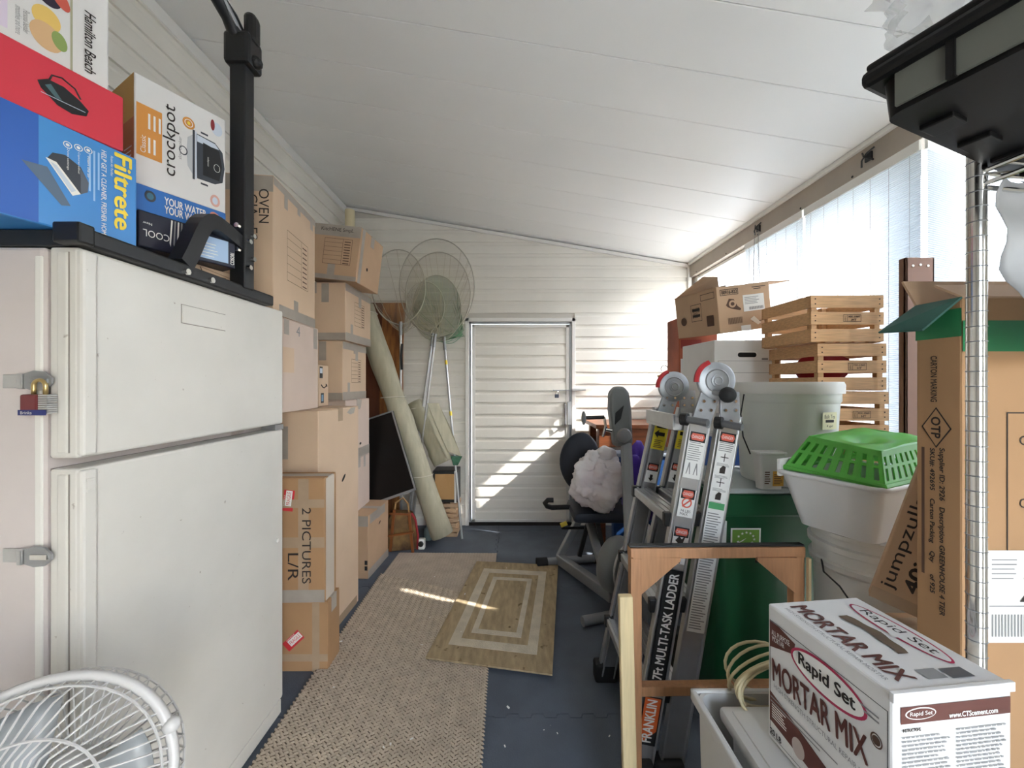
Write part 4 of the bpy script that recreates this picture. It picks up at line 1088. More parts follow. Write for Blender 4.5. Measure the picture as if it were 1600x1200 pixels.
# flywheel housing
Mf = Matrix.Translation((.645, 2.36, .275)) @ Matrix.Rotation(.75, 4, 'Z') @ Matrix.Rotation(PI/2, 4, 'X')
bm = B(); lathe(bm, [(0, -.075), (.10, -.075), (.15, -.05), (.168, -.02), (.168, .02), (.15, .05), (.10, .075), (0, .075)], 36, Mf); hs = obj('flywheel_housing', bm, M_bikep, t, smooth=SM)
bm = B(); lathe(bm, [(.0, .078), (.085, .078), (.09, .07), (.0, .07)], 28, Mf); obj('crank_disc', bm, M_alu, hs)
bm = B(); torus(bm, Mf @ Vector((0, 0, .056)), .128, .010, (Mf.to_3x3() @ Vector((0, 0, 1))), 36, 6); obj('cover_ring', bm, M_alu, hs)
ctr = Mf @ Vector((0, 0, .085)); 
for s in (1, -1):
    c0 = Mf @ Vector((0, 0, .085*s)); c1 = c0+Vector((-.06, .10, .10))*s
    bm = B(); beam(bm, c0, c1, .025, .018, bev=.003); cr_ = obj('crank_arm', bm, M_alud, t)
    nv = (Mf.to_3x3() @ Vector((0, 0, 1)))*s
    bm = B(); beam(bm, c1+nv*.01, c1+nv*.10, .085, .025, bev=.005); obj('pedal', bm, M_rub, cr_)
    bm = B(); tube(bm, arc(c1+nv*.05, .048, 0, PI, 8, (1, 0, 0), (0, 0, 1)), .007, 6); obj('pedal_strap', bm, M_blackp, cr_)
# mast and console
m0 = P3(1003, 812, 2.52); m1 = P3(978, 690, 2.62); m2 = P3(967, 615, 2.66)
bm = B(); beam(bm, (.74, 2.40, .40), m1, .085, .075, up=(1, -.3, 0), bev=.02); ms = obj('mast', bm, M_bike, t)
bm = B()
for v_ in (745, 758, 775, 790):
    p = P3(984+(v_-745)*.15, v_, 2.52); cyl(bm, p+Vector((0, 0, 0)), p+Vector((0, -.012, 0)), .006, n=8)
obj('screw', bm, M_blackp, ms)
bm = B()
prof = [(-.058, -.03), (.066, -.02), (.075, .22), (.068, .33), (.04, .375), (-.02, .38), (-.06, .34), (-.072, .22), (-.066, .10)]
prism(bm, prof, -.05, .05, Matrix.Translation(m1+Vector((-.03, .0, 0))) @ Matrix.Rotation(-.08, 4, 'Y') @ Matrix.Rotation(PI/2, 4, 'X'))
o = obj('console', bm, M_bikep, t); md = o.modifiers.new('b', 'BEVEL'); md.width = .022; md.segments = 3
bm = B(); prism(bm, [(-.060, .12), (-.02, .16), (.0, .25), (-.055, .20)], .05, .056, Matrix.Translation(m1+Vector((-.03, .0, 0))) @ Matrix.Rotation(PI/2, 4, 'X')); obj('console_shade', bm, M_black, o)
bm = B(); lathe(bm, [(0, 0), (.045, 0), (.05, .012), (.04, .03), (0, .034)], 20, Matrix.Translation(m1+Vector((-.03, -.05, .05))) @ Matrix.Rotation(PI/2, 4, 'X')); obj('tension_dial', bm, M_alud, o, smooth=SM)
g0 = P3(944, 652, 2.58); g1 = P3(912, 653, 2.58)
bm = B(); cyl(bm, g0, g1, .013, n=12); gr = obj('hand_grip', bm, M_blackp, t, smooth=SM)
bm = B(); sphere(bm, g1, .032, 2, (.5, 1, 1.5)); obj('grip_end', bm, M_bikep, gr, smooth=True)
bm = B(); tube(bm, [g0, g0+Vector((.008, -.01, -.06)), g0+Vector((-.012, -.01, -.13))], .009, 8); tube(bm, [g0+Vector((.0, 0, -.08)), g0+Vector((.05, 0, -.09))], .012, 8); obj('crank_link', bm, M_chrome, gr)
# backrest
cb = P3(906, 722, 3.0)
bm = B(); bmesh.ops.create_uvsphere(bm, u_segments=28, v_segments=18, radius=1)
for v in bm.verts:
    z = v.co.z; wv = 1-.22*max(0, -z)**2+.05*z
    v.co = Vector((v.co.x*.155*wv, v.co.y*.055+.05*(v.co.x**2)*-1*.6, z*.235))
bm.transform(Matrix.Translation(cb) @ Matrix.Rotation(.12, 4, 'X') @ Matrix.Rotation(.10, 4, 'Y') @ Matrix.Rotation(-.35, 4, 'Z')); bk = obj('backrest', bm, M_navy, t, smooth=True)
bm = B(); beam(bm, cb+Vector((.04, .06, -.05)), Vector((.56, 2.98, .40)), .04, .04, bev=.005); obj('backrest_bar', bm, M_alud, t)
bm = B(); box(bm, .42, .86, 2.62, 2.98, .42, .50, bev=.035); obj('seat', bm, M_navy, t, smooth=SM)
h0 = P3(897, 792, 2.86); h1 = P3(862, 793, 2.80)
bm = B(); tube(bm, [h0+Vector((.2, .02, 0)), h0, h1, h1+Vector((-.035, 0, .01)), h1+Vector((-.05, -.01, .035)), h1+Vector((-.03, -.02, .06)), h1+Vector((.01, -.02, .06))], .018, 10); obj('side_handle', bm, M_blackp, t, smooth=SM)
bm = B(); cyl(bm, P3(878, 825, 2.84), P3(912, 825, 2.90), .010, n=10); lv = obj('adjust_lever', bm, M_black, t)
bm = B(); cyl(bm, P3(876, 821, 2.84), P3(886, 817, 2.84), .016, n=10); obj('lever_tip', bm, mat('yellow_tip', '#d8c341', .5), lv)
bm = B(); beam(bm, (.50, 2.86, .10), (.58, 2.86, .40), .03, .03, bev=.003); beam(bm, (.64, 2.62, .12), (.60, 2.72, .42), .03, .05, bev=.004); obj('support_strut', bm, M_black, t)
# plastic bag on the seat
def lumpy(bm, c, r, sc_, seed, amp=.18, sub=4):
    from mathutils import noise
    tt = bmesh.new(); bmesh.ops.create_icosphere(tt, subdivisions=sub, radius=1)
    for v in tt.verts:
        q = v.co*1.6+Vector((seed, seed*2, 0))
        d = 1+amp*noise.noise(q)*1.6+amp*.7*abs(noise.noise(q*2.7))+amp*.35*noise.noise(q*6)
        v.co = Vector((v.co.x*sc_[0]*r*d, v.co.y*sc_[1]*r*d, v.co.z*sc_[2]*r*d))
    tt.transform(Matrix.Translation(c)); merge(bm, tt)
cbag = P3(934, 760, 2.70); cbag.z = .70
t = thing('plastic_bag', 'stuffed white plastic shopping bag sitting on the exercise bike seat', 'bag', (cbag.x, cbag.y, .50))
bm = B(); lumpy(bm, cbag, 1, (.175, .145, .19), 3.1, .25, 5)
obj('bag_film', bm, mat('bag_film', '#f6f5f4', .2, var=.0, scale=5, transl=.25, col2='#ecdede'), t, smooth=True)
bm = B(); lumpy(bm, cbag+Vector((.05, -.01, .185)), 1, (.07, .05, .05), 5.7, .3, 3); lumpy(bm, cbag+Vector((-.03, -.02, .165)), 1, (.05, .04, .05), 8.7, .3, 3); obj('tied_handles', bm, MATS['bag_film'], t, smooth=True)
# purple bag behind mast
cp = P3(998, 762, 2.80)
bm = B(); lumpy(bm, cp, 1, (.10, .09, .28), 9.3, .25)
tag(obj('purple_bag', bm, mat('purple_cloth', '#4b2a9c', .6, var=.25, scale=6), smooth=True), 'crumpled purple bag stuffed between bike mast and ladder', 'bag')
bm = B(); lumpy(bm, Vector((.90, 2.62, .22)), 1, (.13, .10, .20), 1.3, .25)
tag(obj('white_sack', bm, mat('sack_white', '#cfcdc8', .5, var=.1, scale=8), smooth=True), 'white sack on the floor below the purple bag', 'sack')
# ------------------------------------------------------------ multi-position ladder
t = thing('folding_ladder', 'folded aluminium multi-task ladder with black hinges standing in the aisle', 'ladder', (.52, 1.55, 0))
lad = t
axl = Vector((.185, 0, 1)).normalized()
def lx(z): return .392+.185*z                      # left edge of the folded ladder at height z
def rail(off, w_, yb, yt, z0, z1, name='rail', th=.028, m=M_alu):
    bm = B(); p0 = Vector((lx(z0)+off, yb+(yt-yb)*z0/1.35, z0)); p1 = Vector((lx(z1)+off, yb+(yt-yb)*z1/1.35, z1))
    d = (p1-p0).normalized(); up = Vector((0, 1, 0))
    # channel: web plus two flanges
    X = d.cross(up).normalized()
    if X.x < 0: X = -X
    Yv = Vector((0, 1, 0))
    beam(bm, p0, p1, w_, th*.5, up=up, bev=.002)
    for s in (-1, 1):
        a = X*(s*(w_/2-.004)); beam(bm, p0+a, p1+a, .008, th, up=up, bev=.002)
    r = obj(name, bm, m, t)
    return r, p0, p1
RW = .082
NEAR, FAR = (1.335, 1.375), (1.80, 1.70)
rails = {}
for side, (yb, yt) in (('near', NEAR), ('far', FAR)):
    for q, off in (('left', .042), ('right', .148)):
        rails[side+q] = rail(off, RW, yb, yt, .03, 1.27)
        # inner telescoping rail and foot
        rail(off+.003, RW-.02, yb+(.018 if side == 'near' else -.018), yt+(.018 if side == 'near' else -.018), .012, 1.22, 'inner_rail', .02, M_alud)
        bm = B(); p = Vector((lx(0)+off, yb, 0)); box(bm, p.x-.05, p.x+.05, yb-.03, yb+.03, .0, .085, bev=.01); obj('rubber_foot', bm, M_rub, t)
# rungs of both leaves
for off in (.042, .148):
    for z in (.29, .60, .90):
        ya = NEAR[0]+(NEAR[1]-NEAR[0])*z/1.35+.02; yb = FAR[0]+(FAR[1]-FAR[0])*z/1.35-.02
        bm = B(); beam(bm, (lx(z)+off-.02, ya, z), (lx(z)+off-.02, yb, z), .072, .034, bev=.004)
        for s in (-.022, 0, .022): beam(bm, (lx(z)+off-.02+s, ya, z+.018), (lx(z)+off-.02+s, yb, z+.018), .006, .006)
        rg = obj('rung', bm, M_alu, t)
        for yy in (ya-.012, yb+.012):
            bm = B(); box(bm, lx(z)+off-.062, lx(z)+off+.022, yy-.012, yy+.012, z-.024, z+.024, bev=.004); obj('rung_cap', bm, M_blackp, rg)
# top cross plate
z = 1.235
bm = B(); beam(bm, (lx(z)+.02, 1.40, z-.01), (lx(z)+.02, 1.68, z-.01), .11, .03, bev=.004); beam(bm, (lx(z)-.03, 1.40, z+.01), (lx(z)-.03, 1.68, z+.01), .012, .05, bev=.004); obj('top_rung', bm, M_alu, t)
# hinges
M_zinc = mat('zinc', '#a2a6ab', .45, .8, var=.08, scale=25)
for (yb, yt), (hu, hv), sgn in ((NEAR, (1118, 595), 1), (FAR, (1052, 604), 1)):
    yh = yt-.012 if yb < 1.5 else yt-.012
    c = at(hu, hv, yh)
    Mh = Matrix.Translation((c.x, yh, c.z)) @ Matrix.Rotation(PI/2, 4, 'X')
    bm = B(); lathe(bm, [(0, -.012), (.062, -.012), (.066, -.006), (.066, .008), (.060, .012), (.022, .012), (.022, .017), (.010, .019), (0, .019)], 36, Mh); hg = obj('hinge_disc', bm, M_zinc, t, smooth=SM)
    bm = B(); torus(bm, Mh @ Vector((0, 0, .0125)), .040, .003, (0, 1, 0), 28, 5); torus(bm, Mh @ Vector((0, 0, .018)), .014, .003, (0, 1, 0), 20, 5); obj('pressed_ring', bm, M_alud, hg)
    bm = B(); bm2 = arc((c.x, yh-.004, c.z), .069, PI*.62, PI*1.02, 8); tube(bm, bm2, .010, 6); obj('red_guard', bm, mat('red_guard', '#b0252b', .45), hg)
    for off in (.042, .148):
        p0 = Vector((lx(1.235)+off, yt-.016, 1.235)); p1 = Vector((lx(1.345)+off+(.022 if off < .1 else -.020), yt-.012, 1.352))
        bm = B(); beam(bm, p0, p1, RW-.014, .012, up=(0, 1, 0), bev=.002); pl = obj('hinge_plate', bm, M_zinc, t)
        for s, k_ in ((.45, -.018), (.45, .018), (.72, -.018), (.72, .018), (.12, 0)):
            q = p0.lerp(p1, s)+Vector((k_, -.006, 0)); bm = B(); cyl(bm, q, q+Vector((0, -.006, 0)), .0075, .005, 10); obj('rivet', bm, M_chrome, pl)
c = at(1137, 617, 1.30)
bm = B(); sphere(bm, c, .027, 3); obj('hinge_knob', bm, M_rub, t, smooth=True)
bm = B(); cyl(bm, c, c+Vector((-.025, .07, .01)), .010, n=10); obj('knob_stem', bm, M_alud, t)
for (a, b) in (((1072, 655), (1106, 661)), ((1126, 661), (1160, 668))):
    p, q = at(a[0], a[1], 1.345), at(b[0], b[1], 1.285)
    bm = B(); cyl(bm, p, q, .0125, n=14); lk = obj('lock_pin', bm, mat('grey_pin', '#6b6d6f', .4, .4), t, smooth=SM)
    bm = B(); cyl(bm, p+Vector((-.012, .012, 0)), p+Vector((.004, -.004, 0)), .022, n=14); obj('pin_collar', bm, M_blackp, lk)
# labels on rails (frame: right across the rail, up along it)
def railfr(key):
    r, p0, p1 = rails[key]; d = (p1-p0).normalized(); X = Vector((d.z, 0, -d.x))
    return fr(p0+Vector((0, -.0145 if 'near' in key else -.0300, 0)), X, d), (p1-p0).length
M_lab = mat('label_white', '#e9e9e6', .5); M_dang = mat('danger_red', '#d8604c', .5); M_lyel = mat('label_yellow', '#d9c72f', .5)
def danger(f, t1, w_=.028):
    rect(t, f, -w_, w_, t1-.034, t1, M_black, .0012, 'label'); poly(t, f, [(-w_+.003, t1-.017), (-w_+.008, t1-.005), (w_-.008, t1-.005), (w_-.003, t1-.017), (w_-.008, t1-.029), (-w_+.008, t1-.029)], M_dang, .0015, 'label')
    text(t, f, 'DANGER', 0, t1-.017, w_*1.4, .011, M_lab, 0, .0018)
f, L_ = railfr('nearleft')
tv = lambda v_: (CH-(v_-600)/F*1.345-.03)/axl.z    # pixel row to distance along the near rails
rect(t, f, -.031, .031, tv(748), tv(676), M_lab, .0010, 'label'); danger(f, tv(676)); bars(t, f, lines(-.026, .026, tv(720), tv(690), 9, .35, 3), M_grayp, .0013)
for s in (-.014, .012): poly(t, f, [(s-.008, tv(742)), (s-.002, tv(724)), (s+.002, tv(724)), (s+.008, tv(742)), (s+.005, tv(742)), (s, tv(730)), (s-.005, tv(742))], M_grayp, .0013)
rect(t, f, -.028, .028, tv(808), tv(765), M_lab, .0010, 'label'); danger(f, tv(765), .024); ring(t, f, 0, tv(786), .018, .018, .005, M_dang, .0013); poly(t, f, [(-.016, tv(786)-.012), (-.012, tv(786)-.016), (.016, tv(786)+.012), (.012, tv(786)+.016)], M_dang, .0014); text(t, f, '74 LBS\nMAX', 0, tv(801), .036, .02, M_ink, 0, .0014)
rect(t, f, -.028, .028, tv(880), tv(824), M_lab, .0010, 'label'); danger(f, tv(824), .026); poly(t, f, [(-.018, tv(845)), (-.006, tv(838)), (.004, tv(842)), (.016, tv(836)), (.010, tv(848)), (.014, tv(860)), (.004, tv(852)), (-.006, tv(862)), (-.004, tv(850))], M_ink, .0013); bars(t, f, lines(-.02, .02, tv(879), tv(866), 3, .5, 4), M_ink, .0013)
a, b = tv(1067), tv(890)
rect(t, f, -.030, .030, a, b, M_black, .0011, 'label'); text(t, f, '17Ft MULTI-TASK LADDER', .0, (a+b)/2, (b-a)*.94, .034, M_lab, PI/2, .0015, bold=.028)
a, b = tv(1155), tv(1083)
rect(t, f, -.032, .032, a, b, M_black, .0011, 'label'); rect(t, f, -.028, .028, a+.004, b-.004, mat('franklin_orange', '#d8622c', .5), .0014, 'label'); poly(t, f, [(-.02, a+.004), (.028, a+.05), (.028, a+.004)], M_black, .0015); text(t, f, 'FRANKLIN', -.002, (a+b)/2, (b-a)*.88, .036, M_lab, PI/2, .0018, bold=.028)
f, L_ = railfr('nearright')
rect(t, f, -.031, .031, tv(985), tv(677), M_lab, .0010, 'label'); danger(f, tv(677)); bars(t, f, lines(-.026, .026, tv(706), tv(691), 5, .4, 5), M_grayp, .0013)
for i, v_ in enumerate((716, 735, 755, 776)):
    if i % 2 == 0: bars(t, f, [(-.014, .014, tv(v_), tv(v_)+.003), (-.0015, .0015, tv(v_)-.014, tv(v_)+.016)], M_ink, .0013)
    else: poly(t, f, [(-.010, tv(v_)-.012), (.010, tv(v_)-.012), (.010, tv(v_)+.012), (0, tv(v_)+.016), (-.010, tv(v_)+.004)], M_ink, .0013)
    bars(t, f, lines(-.024, .024, tv(v_)-.030, tv(v_)-.018, 3, .4, i), M_grayp, .0013)
rect(t, f, -.028, .028, tv(796), tv(786), mat('label_green', '#4fa26a', .5), .0014, 'label'); bars(t, f, lines(-.026, .026, tv(980), tv(800), 46, .4, 9), M_grayp, .0013)
# far pair labels
for key, flip in (('farleft', -1), ('farright', 1)):
    f, L_ = railfr(key); tf = lambda v_: (CH-(v_-600)/F*1.71-.03)/axl.z
    rect(t, f, -.030, .030, tf(700), tf(662), M_lyel, .0010, 'label'); rect(t, f, -.022, .022, tf(667), tf(663), M_black, .0013, 'label')
    y_ = tf(676); poly(t, f, [(flip*.026, y_), (flip*.008, y_+.018), (flip*.008, y_+.008), (-flip*.02, y_+.008), (-flip*.02, y_-.008), (flip*.008, y_-.008), (flip*.008, y_-.018)], M_ink, .0013); bars(t, f, lines(-.02, .02, tf(697), tf(684), 5, .4, 2), M_inkb, .0013)
    rect(t, f, -.026, .026, tf(752), tf(722), M_lab, .0010, 'label'); danger(f, tf(722), .024); y_ = tf(745); poly(t, f, [(0, y_-.014), (.012, y_), (.006, y_), (.006, y_+.016), (-.006, y_+.016), (-.006, y_), (-.012, y_)], M_ink, .0013)

# ------------------------------------------------------------ orange wooden frame with corner braces, in front of the ladder
YW = 1.19
X0, X1 = at(992, 0, YW).x, at(1247, 0, YW).x; ZT = at(0, 862, YW).z
t = thing('wooden_stand', 'open orange-brown wooden table base with triangular corner braces', 'wooden stand', ((X0+X1)/2, YW, 0))
Mw = M_orange
for nm, p, q, w_ in (('upright', (X0, YW, 0), (X0, YW, ZT), .034), ('upright', (X1, YW+.01, 0), (X1, YW+.01, ZT), .034)):
    bm = B(); beam(bm, p, q, w_, .03, up=(0, 1, 0), bev=.002); obj(nm, bm, Mw, t)
bm = B(); beam(bm, (X0-.018, YW, ZT), (X1+.018, YW+.01, ZT), .034, .032, bev=.002); obj('top_rail', bm, Mw, t)
zl_ = at(0, 1076, YW).z
bm = B(); beam(bm, (X0+.012, YW, zl_), (X1-.012, YW+.01, zl_), .028, .030, bev=.002); obj('lower_rail', bm, Mw, t)
for s, xx in ((1, X0), (-1, X1)):
    bm = B(); prism(bm, [(xx+s*.014, ZT-.012), (xx+s*.135, ZT-.012), (xx+s*.135, ZT-.022), (xx+s*.014, ZT-.125)], -(YW-.006), -(YW-.016), Matrix.Rotation(PI/2, 4, 'X'))
    gs = obj('corner_brace', bm, Mw, t)
    bm = B(); box(bm, min(xx+s*.03, xx+s*.13), max(xx+s*.03, xx+s*.13), YW+.0035, YW+.0055, ZT-.036, ZT-.024); obj('slot', bm, M_gap, gs)
bm = B(); beam(bm, (X0-.02, YW+.0, ZT+.019), (X1+.02, YW+.01, ZT+.019), .022, .006, bev=.002); obj('vinyl_edge', bm, M_black, t)
for s, xx in ((1, X0), (-1, X1)):
    bm = B(); beam(bm, (xx-s*.016, YW-.022, .0), (xx-s*.016, YW-.022, ZT-.01), .008, .010, up=(0, 1, 0)); obj('edge_bead', bm, M_cream if s < 0 else Mw, t)
# pale batten in front
bm = B(); xb = at(980, 0, 1.135).x; zt = at(0, 930, 1.135).z
beam(bm, (xb+.012, 1.135, 0), (xb-.006, 1.135, zt), .040, .022, up=(0, 1, 0), bev=.003)
tag(obj('wood_batten', bm, M_cream), 'pale cream wooden batten standing upright beside the wooden frame', 'batten')

# ------------------------------------------------------------ green wheeled bin
M_gbin = mat('green_bin', '#0d4a2a', .35, var=.12, scale=3)
def hopper(bm, x0, x1, y0, y1, z0, z1, tx, ty, th=.006, bev=.02, M=None):
    """open tapered tub; tx, ty = how much narrower each side is at the bottom"""
    tt = bmesh.new(); r = []
    def loop(a0, a1, b0, b1, z, c_):
        pts = []
        for cx, cy, s0 in ((a1-c_, b1-c_, 0), (a0+c_, b1-c_, 1), (a0+c_, b0+c_, 2), (a1-c_, b0+c_, 3)):
            for i in range(5):
                an = PI/2*s0+PI/2*i/4; pts.append((cx+c_*math.cos(an), cy+c_*math.sin(an), z))
        return [tt.verts.new(p) for p in pts]
    A = loop(x0+tx, x1-tx, y0+ty, y1-ty, z0, bev); Bq = loop(x0, x1, y0, y1, z1, bev)
    Ci = loop(x0+th, x1-th, y0+th, y1-th, z1, bev); Di = loop(x0+tx+th, x1-tx-th, y0+ty+th, y1-ty-th, z0+th, bev)
    n_ = len(A)
    for P, Q in ((A, Bq), (Bq, Ci), (Ci, Di)):
        for i in range(n_): tt.faces.new((P[i], P[(i+1) % n_], Q[(i+1) % n_], Q[i]))
    tt.faces.new(A[::-1]); tt.faces.new(Di)
    if M is not None: tt.transform(M)
    merge(bm, tt)
GX0, GX1, GY0, GY1, GZ = .775, 1.265, 1.46, 1.87, .965
t = thing('wheeled_bin', 'dark green plastic bin with leaf logo sticker behind the ladder', 'bin', ((GX0+GX1)/2, (GY0+GY1)/2, 0))
bm = B(); hopper(bm, GX0+.012, GX1-.012, GY0+.012, GY1-.012, .03, GZ, .02, .03, bev=.035); obj('body', bm, M_gbin, t, smooth=SM)
bm = B()
box(bm, GX0, GX1, GY0, GY0+.02, GZ-.09, GZ-.005, bev=.006); box(bm, GX0, GX1, GY1-.02, GY1, GZ-.09, GZ-.005, bev=.006); box(bm, GX0, GX0+.02, GY0, GY1, GZ-.09, GZ-.005, bev=.006); box(bm, GX1-.02, GX1, GY0, GY1, GZ-.09, GZ-.005, bev=.006)
obj('rim', bm, M_gbin, t)
for xa, xb in ((GX0+.05, GX0), (GX1-.05, GX1)): bm = B(); cyl(bm, (xa, GY1-.02, .10), (xb, GY1-.02, .10), .10, n=20); obj('wheel', bm, M_rub, t)
yS = lambda z: GY0+.012+.03*(1-(z-.03)/(GZ-.03))-.001
zs = at(0, 845, 1.47).z
f = fr((at(1143, 0, 1.468).x, yS(zs-.05)-.002, at(0, 866, 1.468).z), (1, 0, 0), (0, -.03, .935))
rect(t, f, 0, .115, 0, .098, M_lab, .0008, 'label'); rect(t, f, .006, .109, .022, .092, mat('leaf_green', '#6f9a3a', .5), .0012, 'label')
def star(s, q, r): return [(s+(r if i % 2 == 0 else r*.45)*math.sin(PI*i/5), q+(r if i % 2 == 0 else r*.45)*math.cos(PI*i/5)) for i in range(10)]
for (s, q) in ((.030, .066), (.044, .077), (.060, .081), (.075, .078), (.086, .068), (.090, .055), (.082, .042), (.068, .036), (.052, .033), (.038, .034), (.028, .045)): poly(t, f, star(s, q, .006), M_paper, .0016, 'label')
poly(t, f, [(.020, .036), (.046, .048), (.060, .060), (.045, .052)], M_paper, .0016, 'label')
f2 = fr((at(1112, 0, 1.468).x, yS(zs-.05)-.0025, at(0, 866, 1.468).z), (1, 0, 0), (0, -.03, .935))
poly(t, f2, [(.0, .0), (.058, .0), (.060, .125), (.048, .13), (.012, .115)], M_lab, .0008, 'label'); bars(t, f2, lines(.012, .045, .03, .045, 2, .4), M_grayp, .0012)
# clear lid board resting over the bin
bm = B(); box(bm, GX0+.01, GX1+.02, GY0-.012, GY1+.005, GZ+.0005, GZ+.020, bev=.006)
tag(obj('clear_tray', bm, mat('clear_plastic', '#c9cfcd', .15, alpha=.55)), 'clear flat plastic tray lid lying over the green bin', 'tray')
ZL_ = GZ+.021
# large round white tub with lid
cT = Vector((1.135, 1.60, ZL_)); rT = .182; hT = at(0, 597, 1.60).z-ZL_
t = thing('white_tub', 'large round white plastic tub with lid and yellow sticky note', 'bucket', cT)
bm = B(); lathe(bm, [(0, 0), (rT*.86, 0), (rT*.88, .01), (rT*.97, hT-.085), (rT*.98, hT-.08), (rT*1.0, hT-.075), (rT*1.0, hT-.03), (rT*.97, hT-.03), (0, hT-.03)], 56, Matrix.Translation(cT))
obj('body', bm, mat('tub_plastic', '#dfe2dc', .35, transl=.2), t, smooth=SM)
bm = B(); lathe(bm, [(rT*1.01, hT-.045), (rT*1.055, hT-.045), (rT*1.06, hT-.012), (rT*1.03, hT), (rT*.96, hT), (rT*.94, hT-.012), (0, hT-.014), (0, hT-.029), (rT*1.01, hT-.029)], 56, Matrix.Translation(cT), cap=False); obj('lid', bm, M_white, t, smooth=SM)
bm = B(); tube(bm, [cT+Vector((-rT*1.0, -.02, hT-.05)), cT+Vector((-rT*1.14, -.04, hT-.13)), cT+Vector((-rT*1.12, -.05, hT-.22)), cT+Vector((-rT*.96, -.05, hT-.29))], .0025, 6); obj('bail_handle', bm, M_rub, t)
an = math.atan2(at(1272, 0, 1.45).y-cT.y, at(1272, 0, 1.45).x-cT.x); an = -PI/2+.25
nr = Vector((math.cos(an), math.sin(an), 0)); p = cT+nr*rT*.955+Vector((0, 0, hT-.145))
f = fr(p, Vector((-nr.y, nr.x, 0)), (nr.x*.02, nr.y*.02, 1))
rect(t, f, -.034, .034, -.032, .032, mat('sticky_note', '#ece9c4', .7), .004, 'sticky_note'); text(t, f, 'Bulk Tea', 0, .016, .05, .014, M_ink, 0, .0046); bars(t, f, [(-.02, .02, -.006, .004)], M_ink, .0046); text(t, f, '4 gal', 0, -.02, .03, .01, M_ink, 0, .0046)
# small square tub in front with yellow label
cs = at(1199, 728, 1.475); w_ = 36/F*1.475
t = thing('small_tub', 'small square cream tub with yellow label in front of the round tub', 'tub', (cs.x, 1.50, ZL_))
y0 = GY0-.008; bm = B(); xa, xb = at(1182, 0, y0).x, at(1222, 0, y0).x; hop_h = at(0, 708, y0).z-ZL_
yE = y0+.03
# cardboard sides slope outwards to the rim
hopper(bm, xa, xb, y0-.02, yE, ZL_, ZL_+hop_h, .008, .006, .003, .01); obj('body', bm, M_white, t, smooth=SM)
bm = B(); box(bm, xa-.004, xb+.004, y0-.024, yE+.003, ZL_+hop_h-.002, ZL_+hop_h+.007, bev=.003); obj('lid', bm, M_white, t)
f = fr((xa, y0-.0205, ZL_+.004), (1, 0, 0), (0, -.05, 1)); rect(t, f, .042, .082, .012, .068, mat('amber_label', '#dba545', .5), .0065, 'label'); bars(t, f, lines(.046, .078, .02, .06, 6, .4), M_inkb, .007); bars(t, f, lines(.012, .034, .02, .07, 6, .5), M_inkb, .0066)

# ------------------------------------------------------------ white ribbed buckets and the angled bin on top
M_buck = mat('bucket_white', '#dcdcd8', .4, transl=.1)
cB = Vector((1.10, 1.185, 0))
for i, (z0, lab) in enumerate(((0, 'lower white ribbed bucket standing on the floor under its twin'), (.47, 'upper white ribbed bucket directly under the angled white bin'))):
    r0, r1, h_ = .128, .148, .455
    t = thing('bucket', lab, 'bucket', cB+Vector((0, 0, z0)), group='stacked white buckets')
    bm = B(); lathe(bm, [(0, 0), (r0, 0), (r0+.004, .02), (r1-.012, h_-.11), (r1-.001, h_-.10), (r1+.001, h_-.085), (r1-.009, h_-.08), (r1-.008, h_-.05), (r1+.003, h_-.045), (r1+.004, h_-.028), (r1-.006, h_-.024), (r1-.004, h_-.004), (r1-.001, h_), (0, h_)], 44, Matrix.Translation(cB+Vector((0, 0, z0)))); obj('body', bm, M_buck, t, smooth=SM)
    bm = B(); lathe(bm, [(0, h_), (r1+.008, h_), (r1+.009, h_+.012), (0, h_+.013)], 44, Matrix.Translation(cB+Vector((0, 0, z0)))); obj('lid', bm, M_white, t, smooth=SM)
# angled bin (sloping front like a parts bin)
A_ = at(1214, 722, 1.24); B_ = at(1378, 777, 1.00)
e1 = (B_-A_); e1.z = 0; L1 = e1.length; e1.normalize(); e2 = Vector((-e1.y, e1.x, 0)) ; 
if e2.x < 0: e2 = -e2
zt = 1.105; zb = .942; L2 = .40
t = thing('parts_bin', 'light grey angled plastic bin holding the green basket', 'bin', (A_+e1*L1*.5+e2*L2*.5).to_2d().to_3d()+Vector((0, 0, zb)))
bm = B()
def PB(s, q, z): p = A_+e1*s+e2*q; return Vector((p.x, p.y, z))
def shell(bm, top, bot, th):
    c = sum(top, Vector())/len(top)
    T = [bm.verts.new(p) for p in top]; Bo = [bm.verts.new(p) for p in bot]
    Ti = [bm.verts.new(p+(c-p).normalized()*th) for p in top]; cb_ = sum(bot, Vector())/len(bot)
    Bi = [bm.verts.new(p+(cb_-p).normalized()*th+Vector((0, 0, th))) for p in bot]; n_ = len(top)
    for P, Q in ((Bo, T), (T, Ti), (Ti, Bi)):
        for i in range(n_): bm.faces.new((P[i], P[(i+1) % n_], Q[(i+1) % n_], Q[i]))
    bm.faces.new(Bo[::-1]); bm.faces.new(Bi)
def rr(s0, s1, q0, q1, z, c_=.03):
    pts = []
    for cx, cy, k_ in ((s1-c_, q1-c_, 0), (s0+c_, q1-c_, 1), (s0+c_, q0+c_, 2), (s1-c_, q0+c_, 3)):
        for i in range(5): an = PI/2*k_+PI/2*i/4; pts.append(PB(cx+c_*math.cos(an), cy+c_*math.sin(an), z))
    return pts
shell(bm, rr(0, L1, 0, L2, zt), rr(.04, L1-.03, .035, L2-.06, zb), .006); obj('body', bm, mat('parts_bin_grey', '#d3d3d2', .4), t, smooth=SM)
